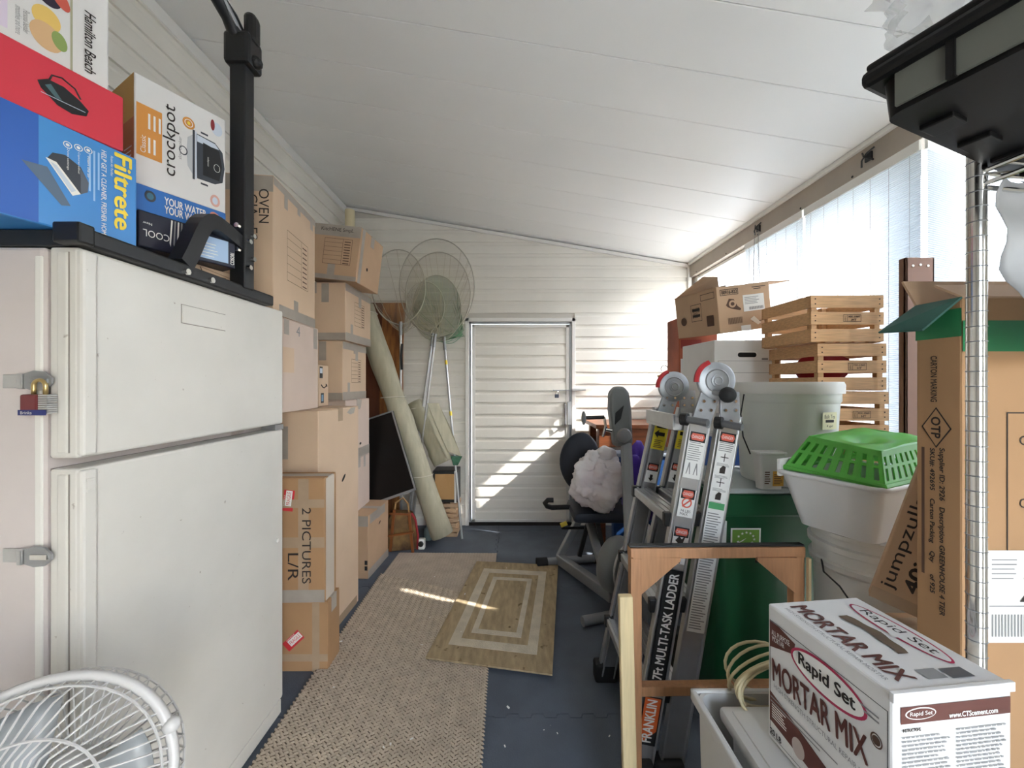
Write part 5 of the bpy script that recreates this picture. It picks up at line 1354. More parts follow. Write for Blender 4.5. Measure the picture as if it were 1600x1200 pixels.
bm = B(); pts = rr(-.004, L1+.004, -.004, L2+.004, zt-.004); tube(bm, pts, .0075, 6, True); obj('rolled_rim', bm, MATS['parts_bin_grey'], t, smooth=True)
bm = B(); box(bm, 0, .012, -.02, .035, -.13, .002, fr(PB(0, .0, zt), e1, (0, 0, 1)) @ Matrix.Rotation(0, 4, 'X'), .003); obj('side_tab', bm, MATS['parts_bin_grey'], t)
# green basket upside down
M_grn = mat('lime_plastic', '#7fdc68', .3, transl=.45, var=.08, scale=4)
t = thing('green_basket', 'bright green slotted plastic basket turned upside down in the grey bin', 'basket', (A_+e1*L1*.5+e2*.22).to_2d().to_3d()+Vector((0, 0, 1.11)))
s0, s1, q0, q1 = .012, L1+.0, .015, .43; zb = 1.112; zt2 = 1.215; ins = .045
bm = B()
tt = [PB(s0+ins, q0+ins+.01, zt2), PB(s1-ins*.6, q0+ins, zt2-.02), PB(s1-ins*.6, q1-ins, zt2-.004), PB(s0+ins, q1-ins, zt2+.012)]
n_ = 14; g = []
from mathutils import noise
for j in range(n_+1):
    row = []
    for i in range(n_+1):
        a, b = i/n_, j/n_; p = tt[0]*(1-a)*(1-b)+tt[1]*a*(1-b)+tt[2]*a*b+tt[3]*(1-a)*b
        p = p+Vector((0, 0, -.022*math.exp(-(((a-.45)/.2)**2+((b-.4)/.18)**2))+.006*noise.noise(p*14))); row.append(bm.verts.new(p))
    g.append(row)
for j in range(n_):
    for i in range(n_): bm.faces.new((g[j][i], g[j][i+1], g[j+1][i+1], g[j+1][i]))
o = obj('bottom_sheet', bm, M_grn, t, smooth=True); md = o.modifiers.new('th', 'SOLIDIFY'); md.thickness = .003
bb = [PB(s0, q0, zb), PB(s1, q0, zb-.004), PB(s1, q1, zb), PB(s0, q1, zb)]
for k_ in range(4):
    a0, a1 = tt[k_], tt[(k_+1) % 4]; b0, b1 = bb[k_], bb[(k_+1) % 4]; n_ = 8 if k_ % 2 == 0 else 12
    for i in range(n_+1):
        s = i/n_; bm = B(); hw = .30/n_
        for (sa, sb, ta, tb) in ((max(0, s-hw), min(1, s+hw), 0, 1),):
            P4 = [b0.lerp(b1, sa), b0.lerp(b1, sb), a0.lerp(a1, sb), a0.lerp(a1, sa)]
            bm.faces.new([bm.verts.new(p) for p in P4])
        o = obj('slat', bm, M_grn, t); md = o.modifiers.new('th', 'SOLIDIFY'); md.thickness = .0035; md.offset = 0
    bm = B()
    for (f0, f1) in ((0, .16), (.50, .58), (.84, 1.0)):
        bm.faces.new([bm.verts.new(p) for p in (b0.lerp(a0, f0), b1.lerp(a1, f0), b1.lerp(a1, f1), b0.lerp(a0, f1))])
    o = obj('side_band', bm, M_grn, t); md = o.modifiers.new('th', 'SOLIDIFY'); md.thickness = .0036; md.offset = 0
bm = B(); tube(bm, [p+Vector((0, 0, .002)) for p in bb], .008, 6, True); obj('rim', bm, M_grn, t)

# ------------------------------------------------------------ low bench with the crates
BX0, BX1, BY0, BY1, BZ = 1.30, 1.70, 1.64, 2.10, .925
t = thing('plywood_bench', 'narrow plywood bench carrying the wooden crates by the window', 'bench', ((BX0+BX1)/2, (BY0+BY1)/2, 0))
M_ply = mat('plywood', '#c29f70', .6, var=.12, scale=5, stretch=(2, 12, 12))
bm = B(); box(bm, BX0, BX1, BY0, BY1, BZ-.03, BZ, bev=.003); obj('top', bm, M_ply, t)
for x in (BX0+.03, BX1-.03):
    for y in (BY0+.03, BY1-.03): bm = B(); box(bm, x-.022, x+.022, y-.022, y+.022, 0, BZ-.03, bev=.003); obj('leg', bm, M_ply, t)
def crate(label, x0, y0, z0, w_, d_, h_, rz, stamp=True, lab2=False):
    t = thing('slatted_crate', label, 'crate', (x0+w_/2, y0+d_/2, z0), rz, 'wooden crates by the window')
    c = Vector((x0+w_/2, y0+d_/2, z0)); Rz = Matrix.Translation(c) @ Matrix.Rotation(rz, 4, 'Z')
    sh = (h_-.048)/3
    R = random.Random(hash(label) % 1000)
    R = random.Random(int(z0*1000))
    for i in range(3):
        za = .004+i*(sh+.020); zb = za+sh
        for y in (-d_/2, d_/2-.009):
            bm = B(); box(bm, -w_/2, w_/2, y, y+.009, za, zb, Rz @ Matrix.Rotation(R.uniform(-.006, .006), 4, 'Y'), .0012); obj('slat', bm, M_pine, t)
        for x in (-w_/2, w_/2-.009):
            bm = B(); box(bm, x, x+.009, -d_/2+.0095, d_/2-.0095, za, zb, Rz @ Matrix.Rotation(R.uniform(-.006, .006), 4, 'X'), .0012); obj('slat', bm, M_pine, t)
    for sx in (-1, 1):
        for sy in (-1, 1):
            bm = B(); xx = sx*(w_/2-.022); yy = sy*(d_/2-.022); box(bm, xx-.0125, xx+.0125, yy-.0125, yy+.0125, 0, h_-.002, Rz, .001); obj('corner_post', bm, M_pine, t)
    for i in range(5):
        xx = -w_/2+.03+(w_-.06)*i/4; bm = B(); box(bm, xx-.025, xx+.025, -d_/2+.012, d_/2-.012, .0, .006, Rz); obj('floor_slat', bm, M_pine, t)
    bm = B()
    for i in range(3):
        for sx in (-1, 1):
            for dz in (.3, .7): cyl(bm, Rz @ Vector((sx*(w_/2-.020), -d_/2, .004+i*(sh+.020)+sh*dz)), Rz @ Vector((sx*(w_/2-.020), -d_/2-.0015, .004+i*(sh+.020)+sh*dz)), .003, n=6)
    obj('nails', bm, M_gap, t)
    if stamp:
        f = fr(Rz @ Vector((-w_/2, -d_/2, .004+sh+.020)), Rz.to_3x3() @ Vector((1, 0, 0)), (0, 0, 1)); s = w_*.44
        bars(t, f, outline(s, s+.082, sh*.22, sh*.80, .0018)+[(s+.018, s+.0198, sh*.22, sh*.80)], M_ink, .0012, 'stamp'); text(t, f, 'MX-1060', s+.050, sh*.63, .052, .008, M_ink, 0, .0012, bold=.028); text(t, f, 'HT', s+.050, sh*.38, .022, .010, M_ink, 0, .0012, bold=.028); text(t, f, 'IPPC', s+.010, sh*.5, .024, .007, M_ink, PI/2, .0012)
    if lab2:
        f = fr(Rz @ Vector((-w_/2, -d_/2, .004+2*(sh+.020))), Rz.to_3x3() @ Vector((1, 0, 0)), (0, 0, 1)); rect(t, f, .02, .075, .004, sh-.004, mat('old_paper', '#cfc8b6', .7), .0010, 'paper_label'); bars(t, f, lines(.026, .07, .012, sh-.01, 5, .4), M_grayp, .0014)
    return t
Yc = 1.75
crate('bottom wooden crate of the stack, hidden behind the green basket', 1.385, Yc, BZ+.001, .30, .34, .205, .0, False)
crate('wooden crate with a small paper label, third from the top', 1.41, Yc-.005, BZ+.208, .30, .34, .215, .02, True, True)
crate('second wooden crate from the top holding red things', 1.395, Yc, BZ+.425, .31, .34, .218, -.015)
crate('topmost slatted wooden crate of the stack by the window', 1.357, Yc, BZ+.645, .335, .34, .218, .01)
bm = B(); lumpy(bm, Vector((1.54, 1.92, BZ+.53)), 1, (.10, .12, .075), 4.4, .15, 3); tag(obj('red_cloth', bm, mat('red_cloth', '#a8202c', .8), smooth=True), 'red cloth bundle inside the second wooden crate', 'cloth')

# ------------------------------------------------------------ stack of white file boxes and cartons behind the ladder
WX = 1.11; WY = 2.11
k = carton('moving_carton', 'brown carton at the bottom of the stack under the blue tote', Vector((WX+.01, WY+.0, 0)), 0, .42, .36, .745, M_kraft, M_tape, side='L')
t = thing('storage_tote', 'blue storage tote with pale lid under the white file boxes', 'tote', (WX+.22, WY+.18, .75))
bm = B(); hopper(bm, WX+.01, WX+.43, WY-.0, WY+.37, .752, 1.085, .02, .02); obj('body', bm, mat('tote_blue', '#2356a8', .35), t, smooth=SM)
bm = B(); box(bm, WX+.0, WX+.44, WY-.01, WY+.38, 1.085, 1.112, bev=.008); obj('lid', bm, mat('lid_grey', '#c5cbd0', .4), t)
k = carton('white_carton', 'plain white carton sandwiched under the white file box with handle', Vector((WX+.02, WY+.01, 1.114)), 0, .37, .34, .175, M_whitec, None, side='L', top='plain')
f = k.face('-y'); bars(k.t, f, lines(.02, .1, .03, .13, 6, .3), M_grayp)
k = carton('file_box', 'white cardboard file box with oval hand hole behind the round tub', Vector((WX, WY, 1.291)), .03, .375, .37, .33, M_whitec, None, side='L', top='plain')
f = k.face('-y')
def pill(s0, s1, t0, t1):
    r = (t1-t0)/2; c0, c1 = s0+r, s1-r; m_ = (t0+t1)/2
    return [(c1+r*math.cos(a), m_+r*math.sin(a)) for a in [-PI/2+PI*i/8 for i in range(9)]]+[(c0+r*math.cos(a), m_+r*math.sin(a)) for a in [PI/2+PI*i/8 for i in range(9)]]
poly(k.t, f, pill(.125, .24, .232, .270), M_paper, .0010, 'hand_hole_edge'); poly(k.t, f, pill(.13, .235, .236, .262), M_gap, .0014, 'hand_hole')
bars(k.t, f, [(.02, .35, .215, .2168), (.02, .35, .150, .1518), (.02, .35, .085, .0868), (.02, .0218, .03, .215), (.348, .35, .03, .215)], M_grayp); rect(k.t, f, .265, .30, .222, .232, M_grayp)
k.body['label'] = 'white corrugated board'
# tilted brown carton on top
tc_ = Vector((1.145, 2.115, 1.655))
k = carton('open_carton', 'tilted brown carton with open flap, stacked above the white file box', tc_, .14, .325, .40, .255, M_kraft, None, side='L', top='none', tilt=(.05, -.14))
f = k.face('-y')
bars(k.t, f, outline(.02, .13, .205, .238, .003), M_ink); text(k.t, f, '00916-822', .075, .2215, .095, .020, M_ink, bold=.028)
bars(k.t, f, [(.215, .30, .232, .236), (.225, .27, .222, .226)], M_ink)
rect(k.t, f, .155, .285, .105, .195, M_paper, .0010, 'shipping_label'); bars(k.t, f, lines(.165, .265, .145, .188, 5, .35, 7), M_grayp, .0014); bars(k.t, f, [(.19+i*.0052, .1925+i*.0052, .112, .128) for i in range(17)], M_ink, .0014)
bars(k.t, f, [(.055+i*.0052, .0578+i*.0052, .045, .08) for i in range(17)], M_inkb)
poly(k.t, f, [(.05, .15), (.07, .185), (.10, .18), (.12, .14), (.14, .125), (.135, .115), (.08, .13), (.06, .14)], M_inkb); ell(k.t, f, .09, .155, .022, .020, M_kraft, .0010); ell(k.t, f, .09, .155, .012, .010, M_inkb, .0013)
poly(k.t, f, [(.19, .06), (.215, .075), (.255, .035), (.235, .025)], mat('dazzle_sticker', '#e5dccb', .5), .0010, 'sticker'); rect(k.t, f, .13, .19, .0, .03, M_paper, .0010, 'sticker'); bars(k.t, f, [(.2, .3, .045, .048)], M_ink)
f = k.face('-x'); bars(k.t, f, outline(.16, .26, .09, .19, .003)+[(.175, .245, .15, .165), (.175, .245, .115, .13)], M_ink); rect(k.t, f, .30, .36, .05, .11, M_inkb); bars(k.t, f, outline(.26, .38, .20, .236, .003), M_ink); text(k.t, f, 'POWERED\nLIFTERS', .21, .14, .07, .06, M_ink); ell(k.t, f, .08, .10, .03, .025, M_inkb)
RM = ROOTM[k.t.name]
def lflap(P4):
    bm = B(); bm.faces.new([bm.verts.new(RM @ Vector(p)) for p in P4]); o = obj('flap', bm, M_kraft, k.t); md = o.modifiers.new('t', 'SOLIDIFY'); md.thickness = .004; md.offset = 0
w2, d2, h2 = .1625, .20, .255
lflap([(-w2, d2, h2), (w2, d2, h2), (w2*.5, d2-.10, h2+.10), (-w2*.1, d2-.10, h2+.11)])
lflap([(w2, -d2, h2), (w2, d2, h2), (w2+.13, d2, h2+.012), (w2+.13, -d2, h2-.01)])
lflap([(-w2, -d2+.02, h2+.002), (-w2, d2, h2+.002), (-w2+.12, d2, h2+.02), (-w2+.12, -d2+.02, h2+.01)])
bm = B(); box(bm, -w2+.006, w2-.006, -d2+.006, d2-.006, h2-.004, h2+.0005); obj('dark_inside', bm, M_gap, k.t, local=True)  # dark sheet stands for the shade inside the carton

# ------------------------------------------------------------ wooden table and things behind the bike
TX0, TX1, TY0, TY1, TZ = .70, 1.68, 3.20, 3.70, 1.04
t = thing('wooden_table', 'reddish brown wooden table against the far wall behind the bike', 'table', ((TX0+TX1)/2, (TY0+TY1)/2, 0))
M_tab = mat('table_wood', '#7a4526', .45, var=.3, scale=3, stretch=(2, 12, 12))
bm = B(); box(bm, TX0, TX1, TY0, TY1, TZ-.035, TZ, bev=.004); obj('top', bm, M_tab, t)
bm = B(); box(bm, TX0+.03, TX1-.03, TY0+.03, TY0+.055, TZ-.19, TZ-.036, bev=.003); obj('apron', bm, M_tab, t)
for x in (TX0+.06, TX1-.06):
    for y in (TY0+.07, TY1-.07): bm = B(); box(bm, x-.03, x+.03, y-.03, y+.03, 0, TZ-.036, bev=.004); obj('leg', bm, M_tab, t)
t = thing('storage_bin', 'navy storage bin with grey lid under the wooden table', 'bin', (.98, 3.32, 0))
bm = B(); hopper(bm, .80, 1.28, 3.06, 3.16+.02, .0, .80, .02, .015, bev=.02); obj('body', bm, mat('navy_bin', '#1c3f6e', .45), t, smooth=SM)
bm = B(); box(bm, .785, 1.295, 3.045, 3.19, .80, .83, bev=.008); obj('lid', bm, mat('grey_lid', '#6e7781', .5), t)
cH = Vector((1.42, 3.33, TZ+.001))
t = thing('round_basket', 'round brown basket with tan lid on the far table beside the orange carton', 'basket', cH)
bm = B(); lathe(bm, [(0, 0), (.095, 0), (.12, .40), (0, .40)], 32, Matrix.Translation(cH)); obj('body', bm, mat('dark_wicker', '#5a3a22', .8, var=.4, scale=30, bump=.4, bscale=80), t, smooth=SM)
bm = B(); lathe(bm, [(0, .40), (.15, .40), (.155, .415), (.12, .43), (0, .45)], 32, Matrix.Translation(cH)); obj('lid', bm, mat('tan_straw', '#b09a70', .8, var=.15, scale=20), t, smooth=SM)
bm = B(); tube(bm, arc(cH+Vector((-.10, 0, .47)), .03, -.3, PI*1.2, 10), .004, 6); obj('wire_loop', bm, M_rub, t)
k = carton('orange_carton', 'tall narrow orange-red carton standing behind the white file box', Vector((1.13, 2.60, 0)), 0, .26, .20, 1.83, mat('orange_red_card', '#a8573a', .7, var=.35, scale=5), None, side='L', top='plain')
f = k.face('-y'); rect(k.t, f, .01, .15, 1.45, 1.55, M_whitec); rect(k.t, f, .01, .15, 1.62, 1.68, mat('dark_red_print', '#8c2f24', .6))

# brown plank by the window
Y = 1.53; X = at(1438, 0, Y).x; zt = at(0, 402, Y).z
t = thing('brown_plank', 'upright brown metal plank with holes at the top by the window', 'plank', (X, Y, 0))
bm = B(); wq = 45/F*Y
box(bm, X-wq/2, X+wq/2, Y, Y+.012, 0, zt, bev=.003); box(bm, X-wq/2, X-wq/2+.01, Y, Y+.03, 0, zt, bev=.003); box(bm, X+wq/2-.01, X+wq/2, Y, Y+.03, 0, zt, bev=.003)
obj('channel', bm, mat('brown_metal', '#7d5a48', .55, var=.08, scale=6), t)
for hx, hz in ((-.03, .034), (0, .03), (.03, .034), (0, .36)): bm = B(); cyl(bm, (X+hx, Y-.0005, zt-hz), (X+hx, Y-.002, zt-hz), .005, n=10); obj('hole', bm, M_paper, t)
# ------------------------------------------------------------ tall shipping carton near the shelving
OX, OY = .872, .745
HC = at(0, 468, OY+.02).z
k = carton('tall_shipping_carton', 'tall brown shipping carton with green tape and printed side behind the chrome post', Vector((OX, OY, 0)), 0, .52, .085, HC, M_kraft3, None, side='L', top='none')
M_gt = mat('green_tape', '#2f7d50', .35, var=.12, scale=12)
f = k.face('-x'); W_ = .085                # narrow printed side, faces the aisle: s runs from far (left) to near (right)
rect(k.t, f, 0, W_, HC-.075, HC-.02, M_gt, .0012, 'tape')
tz = lambda v_, Yq: CH-(v_-600)/F*Yq
text(k.t, f, 'CARTON MARKING', .036, tz(592, .79), .095, .012, M_ink, -PI/2, .0012, bold=.015)
pc = tz(668, .79); bm = B()
poly(k.t, f, [(.040-.028, pc), (.040, pc+.042), (.040+.028, pc), (.040, pc-.042)], M_ink, .0009); poly(k.t, f, [(.040-.025, pc), (.040, pc+.038), (.040+.025, pc), (.040, pc-.038)], M_kraft3, .0012); text(k.t, f, 'OTP', .040, pc, .044, .018, M_ink, -PI/2, .0016, bold=.028)
text(k.t, f, 'Supplier ID: 2926   Description GREENHOUSE 4 TIER', .050, tz(828, .79), .34, .013, M_ink, -PI/2, .0012, bold=.028)
text(k.t, f, 'SKU#: 492695    Carton Packing    Qty      of 925', .032, tz(815, .79), .30, .012, M_ink, -PI/2, .0012, bold=.028)
bars(k.t, f, [(.012, .018, tz(900, .8), tz(700, .8))], M_inkb, .0011)
f = k.face('-y')
rect(k.t, f, 0, .52, HC-.105, HC-.045, M_gt, .0012, 'tape'); text(k.t, f, 'ECO', .18, HC-.075, .07, .03, M_yel, 0, .0016, bold=.028)
bars(k.t, f, outline(.085, .40, tz(868, .73), tz(645, .73), .0025), M_ink, .0010); text(k.t, f, 'Country of Origin\nMade in China', .22, tz(835, .73), .2, .05, M_ink, 0, .0012); text(k.t, f, 'Carton', .14, tz(790, .73), .06, .018, M_ink, 0, .0012); text(k.t, f, 'Customer', .16, tz(690, .73), .1, .018, M_ink, 0, .0012)
za, zb_ = tz(1012, .73), tz(865, .73)
rect(k.t, f, .045, .26, za, zb_, M_paper, .0012, 'shipping_label'); bars(k.t, f, lines(.055, .11, zb_-.055, zb_-.01, 5, .25, 3)+[(.12+.0048*i, .1225+.0048*i, za+.012, za+.052) for i in range(0)]+[(.055+.0062*i, .0585+.0062*i, za+.012, za+.055) for i in range(28)]+[(.05, .25, za+.07, za+.072)], M_grayp, .0016); text(k.t, f, '2', .125, (za+zb_)/2+.02, .032, .06, M_ink, 0, .0018, shear=.2, bold=.01)
bm = B()
RM = ROOTM[k.t.name]; w2, d2 = .26, .0425
def cflap(P4, m_, nm='flap'):
    bm = B(); bm.faces.new([bm.verts.new(RM @ Vector(p)) for p in P4]); o = obj(nm, bm, m_, k.t); md = o.modifiers.new('t', 'SOLIDIFY'); md.thickness = .004; md.offset = 0
M_gflap = mat('green_flap', '#2c5a50', .6)
cflap([(-w2, -d2, HC), (-w2, d2, HC), (-w2-.062, d2+.02, HC-.055), (-w2-.045, -d2+.03, HC-.060)], M_gflap)
cflap([(-w2+.0, -d2, HC), (w2, -d2, HC), (w2, -d2+.05, HC+.035), (-w2+.0, -d2+.05, HC+.035)], M_kraft)
cflap([(-w2, d2, HC), (w2, d2, HC), (w2, d2+.03, HC+.06), (-w2, d2+.03, HC+.06)], M_kraft)
# leaning carton behind it
c0 = at(1357, 930, .99)
r0 = Vector((.75, -.66, 0)).normalized(); dd = (Vector((0, 0, 1))*.968+r0*.25).normalized(); Xa = (r0*.968-Vector((0, 0, 1))*.25).normalized()
Lk, Wk = .50, .105
t = thing('leaning_carton', 'slim brown carton with lowercase lettering leaning behind the tall shipping carton', 'box', c0)
Fm = fr(c0, Xa, dd)
bm = B(); box(bm, 0, Wk, 0, Lk, -.03, 0, Fm, .003); obj('body', bm, M_kraft, t)
text(t, Fm, 'jumpzulla', .026, .165, .25, .032, M_ink, PI/2, .0012); text(t, Fm, '40in', .064, .105, .11, .030, M_ink, PI/2, .0012, bold=.028); text(t, Fm, 'Country of Origin China', .092, .17, .2, .010, M_inkb, PI/2, .0012)
rect(t, Fm, 0, Wk, .0, .03, M_tape, .0010, 'tape')
k = carton('prop_carton', 'low brown carton propping up the slim leaning carton', Vector((.93, .885, 0)), 0, .18, .10, c0.z-.045, M_kraft3, M_tape, side='L')

# ------------------------------------------------------------ chrome wire shelving with black tote
PX, PY = .797, .66
dirA = Vector((.985, .14, 0)).normalized(); dirB = Vector((-.226, -.974, 0)).normalized()
dirB = Vector((-dirA.y, dirA.x, 0)); dirB = -dirB if dirB.y > 0 else dirB
zS = at(0, 272, PY).z
t = thing('wire_shelving', 'chrome wire shelving unit with ringed posts at the right edge', 'shelving', (PX, PY, 0))
corners = [Vector((PX, PY, 0)), Vector((PX, PY, 0))+dirA*.36, Vector((PX, PY, 0))+dirA*.36+dirB*.80, Vector((PX, PY, 0))+dirB*.80]
zT = at(0, 236, PY).z
for c in corners[:1]+corners[1:]:
    bm = B(); cyl(bm, c, c+Vector((0, 0, zT)), .0125, n=18); po = obj('post', bm, M_chrome, t, smooth=SM)
    bm = B(); z = .05
    while z < zT-.02: torus(bm, c+Vector((0, 0, z)), .0126, .0010, (0, 0, 1), 16, 4); z += .0255
    obj('rings', bm, M_alud, po, kind='stuff')
    bm = B(); cyl(bm, c+Vector((0, 0, zT)), c+Vector((0, 0, zT+.008)), .013, n=16); obj('cap', bm, M_blackp, po)
for z in (zS, .38):
    bm = B()
    for dz in (0, -.022):
        P4 = [c+Vector((0, 0, z+dz)) for c in corners]
        for a, b in zip(P4, P4[1:]+P4[:1]): cyl(bm, a, b, .0042, n=8)
    for i in range(1, 26):
        a = corners[0].lerp(corners[3], i/26)+Vector((0, 0, z+.004)); b = corners[1].lerp(corners[2], i/26)+Vector((0, 0, z+.004)); cyl(bm, a, b, .0022, n=6)
    for i in range(8):
        a = corners[0]+dirB*(.8*i/8); tube(bm, [a+Vector((0, 0, z)), a+dirB*.05+Vector((0, 0, z-.022)), a+dirB*.1+Vector((0, 0, z))], .002, 5)
    obj('wire_shelf', bm, M_chrome, t)
# black tote overhead: bottom corner from the picture at shelf height
zK = zS+.012; h = zK-CH
def onh(u_, v_): Y = h*F/(600-v_); return Vector(((u_-800)/F*Y, Y, zK))
q0 = onh(1413, 180); q1 = onh(1558, 249); q2 = onh(1600, 12)
ex = (q1-q0).normalized(); ey = Vector((ex.y, -ex.x, 0))
if ey.y > 0: ey = -ey
t = thing('black_tote', 'shallow black plastic storage tote with lid overhanging on the top shelf', 'tote', q0+ex*.25+ey*.22)
Ft = fr(q0, ex, Vector((-ey.x, -ey.y, 0)))       # right = ex, up = away; n = up
bm = B(); M4 = Matrix(((ex.x, ey.x, 0, q0.x), (ex.y, ey.y, 0, q0.y), (0, 0, 1, q0.z), (0, 0, 0, 1)))
M_tote = mat('tote_black', '#050506', .5, spec=.3); M_greyrib = mat('tote_grey', '#5c5e57', .5)
hopper(bm, -.02, .56, -.02, .52, 0, .055, .004, .004, M=M4, bev=.02); tb_ = obj('body', bm, M_tote, t, smooth=SM)
bm = B(); box(bm, -.035, .585, -.035, .545, .050, .072, M4, .008); obj('rim_flange', bm, M_tote, t)
bm = B()
box(bm, -.024, -.019, .0, .50, .006, .050, M4); obj('side_panel', bm, M_greyrib, t)
for i in range(5):
    bm = B(); box(bm, -.028, -.020, .05+i*.095, .058+i*.095, .004, .052, M4); obj('rib', bm, M_tote, t)
for i in range(4):
    bm = B(); box(bm, .05+i*.11, .09+i*.11, -.005, .03, -.007, .004, M4, .002); obj('foot', bm, M_tote, t)
bm = B(); box(bm, -.03, .58, -.03, .54, .072, .082, M4, .004); obj('lid', bm, M_tote, t)
# crumpled clear plastic on the tote
M_film = mat('clear_film', '#dfe3e6', .12, alpha=.28)
bm = B(); lumpy(bm, Vector((.0, .0, .0)), 1, (.055, .05, .045), 6.1, .6, 4)
bm.transform(Matrix.Translation(at(1462, 12, .60)+Vector((0, 0, .02))))
tag(obj('crumpled_film', bm, M_film, smooth=True), 'crumpled clear plastic film lying on the black tote', 'plastic film')
# translucent bag hanging from the shelf on the right
bm = B(); n_ = 16; m_ = 14; g = []
a0 = corners[0]+dirB*.012+Vector((.035, .0, zS-.01))
for j in range(m_+1):
    row = []
    for i in range(n_+1):
        s = i/n_; z = -.30*j/m_; p = a0+dirA*(-.005+.28*s+.05*(j/m_))+Vector((0, 0, z+.0))
        p += Vector((.0, .016*math.sin(s*9+j*.3)+.01*math.sin(j*1.1), 0)); row.append(bm.verts.new(p))
    g.append(row)
for j in range(m_):
    for i in range(n_): bm.faces.new((g[j][i], g[j][i+1], g[j+1][i+1], g[j+1][i]))
o = obj('hanging_plastic', bm, mat('milky_film', '#d6d8da', .3, transl=.5), smooth=True); md = o.modifiers.new('t', 'SOLIDIFY'); md.thickness = .0015
tag(o, 'milky plastic sheet hanging below the wire shelf at the right edge', 'plastic film')

# ------------------------------------------------------------ mortar mix box
K = .455; ZM = CH-K
D_ = onz(1395, 1085, ZM); A2 = onz(1200, 942, ZM); B2 = onz(1340, 937, ZM)
Lm = (A2-D_).length; rz = math.atan2(-(A2.x-D_.x), A2.y-D_.y); Wm = .205; Hm = .275
zbm = ZM-Hm
t = None
k = carton('mortar_mix_box', 'white mortar mix box with brown lettering and torn carry slot', Vector((D_.x, D_.y, zbm)), rz, Wm, Lm, Hm, M_whitec, None, side='L', top='plain', cat='box')
M_brn = mat('mortar_brown', '#5a2d25', .6); M_mag = mat('mortar_magenta', '#b0264f', .5)
f = k.face('-x')          # s from far to near
L_ = Lm
bars(k.t, f, outline(.006, L_-.006, .01, Hm-.03, .0012), M_black, .0008)
poly(k.t, f, [(.006, Hm-.032), (.006, Hm-.085), (.065, Hm-.062), (.068, Hm-.040), (.03, Hm-.032)], M_brn, .0010); text(k.t, f, 'ALL PURPOSE\nMORTAR', .034, Hm-.056, .045, .022, M_paper, .12, .0014)
ell(k.t, f, .130, Hm-.062, .072, .031, M_mag, .0010, n=36); ell(k.t, f, .130, Hm-.062, .067, .026, M_paper, .0013, n=36); text(k.t, f, 'Rapid Set', .130, Hm-.062, .108, .030, M_ink, 0, .0017, bold=.028)
text(k.t, f, 'MORTAR MIX', .108, Hm-.122, .190, .046, M_brn, .05, .0014, bold=.028)
text(k.t, f, 'HIGH STRENGTH STRUCTURAL REPAIR MORTAR', .122, Hm-.158, .210, .009, M_grayp, 0, .0012)
bars(k.t, f, lines(.008, .16, Hm-.195, Hm-.178, 2, .3, 1)+lines(.165, .22, Hm-.06, Hm-.045, 2, .4, 2), M_grayp, .0012)
poly(k.t, f, [(.006, Hm-.175), (.006, Hm-.235), (L_-.03, Hm-.262), (L_-.006, Hm-.262), (L_-.006, Hm-.24)], M_brn, .0010)
bars(k.t, f, lines(.012, .05, Hm-.225, Hm-.195, 6, .4, 6), M_paper, .0013)
for s in (.075, .14): ell(k.t, f, s, Hm-.232, .014, .018, mat('trowel_print', '#b8aaa2', .5), .0013); text(k.t, f, '15 MIN', s, Hm-.255, .025, .006, M_paper, 0, .0014)
ring(k.t, f, L_-.022, Hm-.088, .009, .011, .002, M_inkb, .0012); ell(k.t, f, L_-.022, Hm-.088, .006, .007, M_inkb, .0012)
text(k.t, f, '20 LB', .022, .02, .028, .012, M_ink, 0, .0014, bold=.028)
f = k.face('-y')
rect(k.t, f, .012, Wm-.004, Hm-.045, Hm-.020, M_brn, .0010); ell(k.t, f, .045, Hm-.031, .026, .009, M_paper, .0013); ell(k.t, f, .045, Hm-.031, .024, .0075, M_brn, .0018); text(k.t, f, 'Rapid Set', .045, Hm-.031, .038, .008, M_paper, 0, .0023); text(k.t, f, 'www.CTScement.com', .135, Hm-.038, .085, .008, M_paper, 0, .0014, bold=.028)
text(k.t, f, 'INSTRUCTIONS', .030, Hm-.054, .03, .005, M_ink, 0, .0012, bold=.028)
bars(k.t, f, lines(.014, .098, Hm-.22, Hm-.060, 26, .40, 11, words=True)+lines(.106, Wm-.01, Hm-.22, Hm-.056, 27, .40, 12, words=True), M_grayp, .0012)
# top lid: s across (right), t away from the camera
f = k.face('+z')
text(k.t, f, 'MORTAR MIX', .050, L_*.50, .20, .038, M_brn, -PI/2, .0014, bold=.028); text(k.t, f, 'HIGH STRENGTH STRUCTURAL REPAIR MORTAR', .020, L_*.5, .19, .008, M_grayp, -PI/2, .0014)
ell(k.t, f, .165, L_*.54, .024, .085, M_mag, .0010, n=36); ell(k.t, f, .165, L_*.54, .020, .081, M_whitec, .0013, n=36); text(k.t, f, 'Rapid Set', .165, L_*.54, .125, .026, M_ink, -PI/2, .0016)
sl_ = []
for i in range(13): sl_.append((.098+.008*math.sin(PI*i/12)+.002*math.sin(i*1.1), L_*.30+L_*.45*i/12))
for i in range(12, -1, -1): sl_.append((.118+.010*math.sin(PI*i/12)+.002*math.sin(i*1.3), L_*.30+L_*.45*i/12))
poly(k.t, f, sl_, mat('slot_dark', '#6a5a4a', .9), .0020, 'carry_slot')
poly(k.t, f, [(.135, L_*.46), (.150, L_*.44), (.160, L_*.50), (.142, L_*.53)], M_whitec, .0030, 'torn_paper')
rect(k.t, f, .085, .12, .018, .038, M_grayp, .0012); rect(k.t, f, .125, .165, .016, .036, mat('dark_grey_patch', '#55575a', .5), .0012)
bm = B()
for Px in ((0, Wm, .0),): box(bm, -.002, Wm+.002, -.003, .004, -.012, .0025, f, .0008)
obj('lid_edge', bm, M_whitec, k.t)

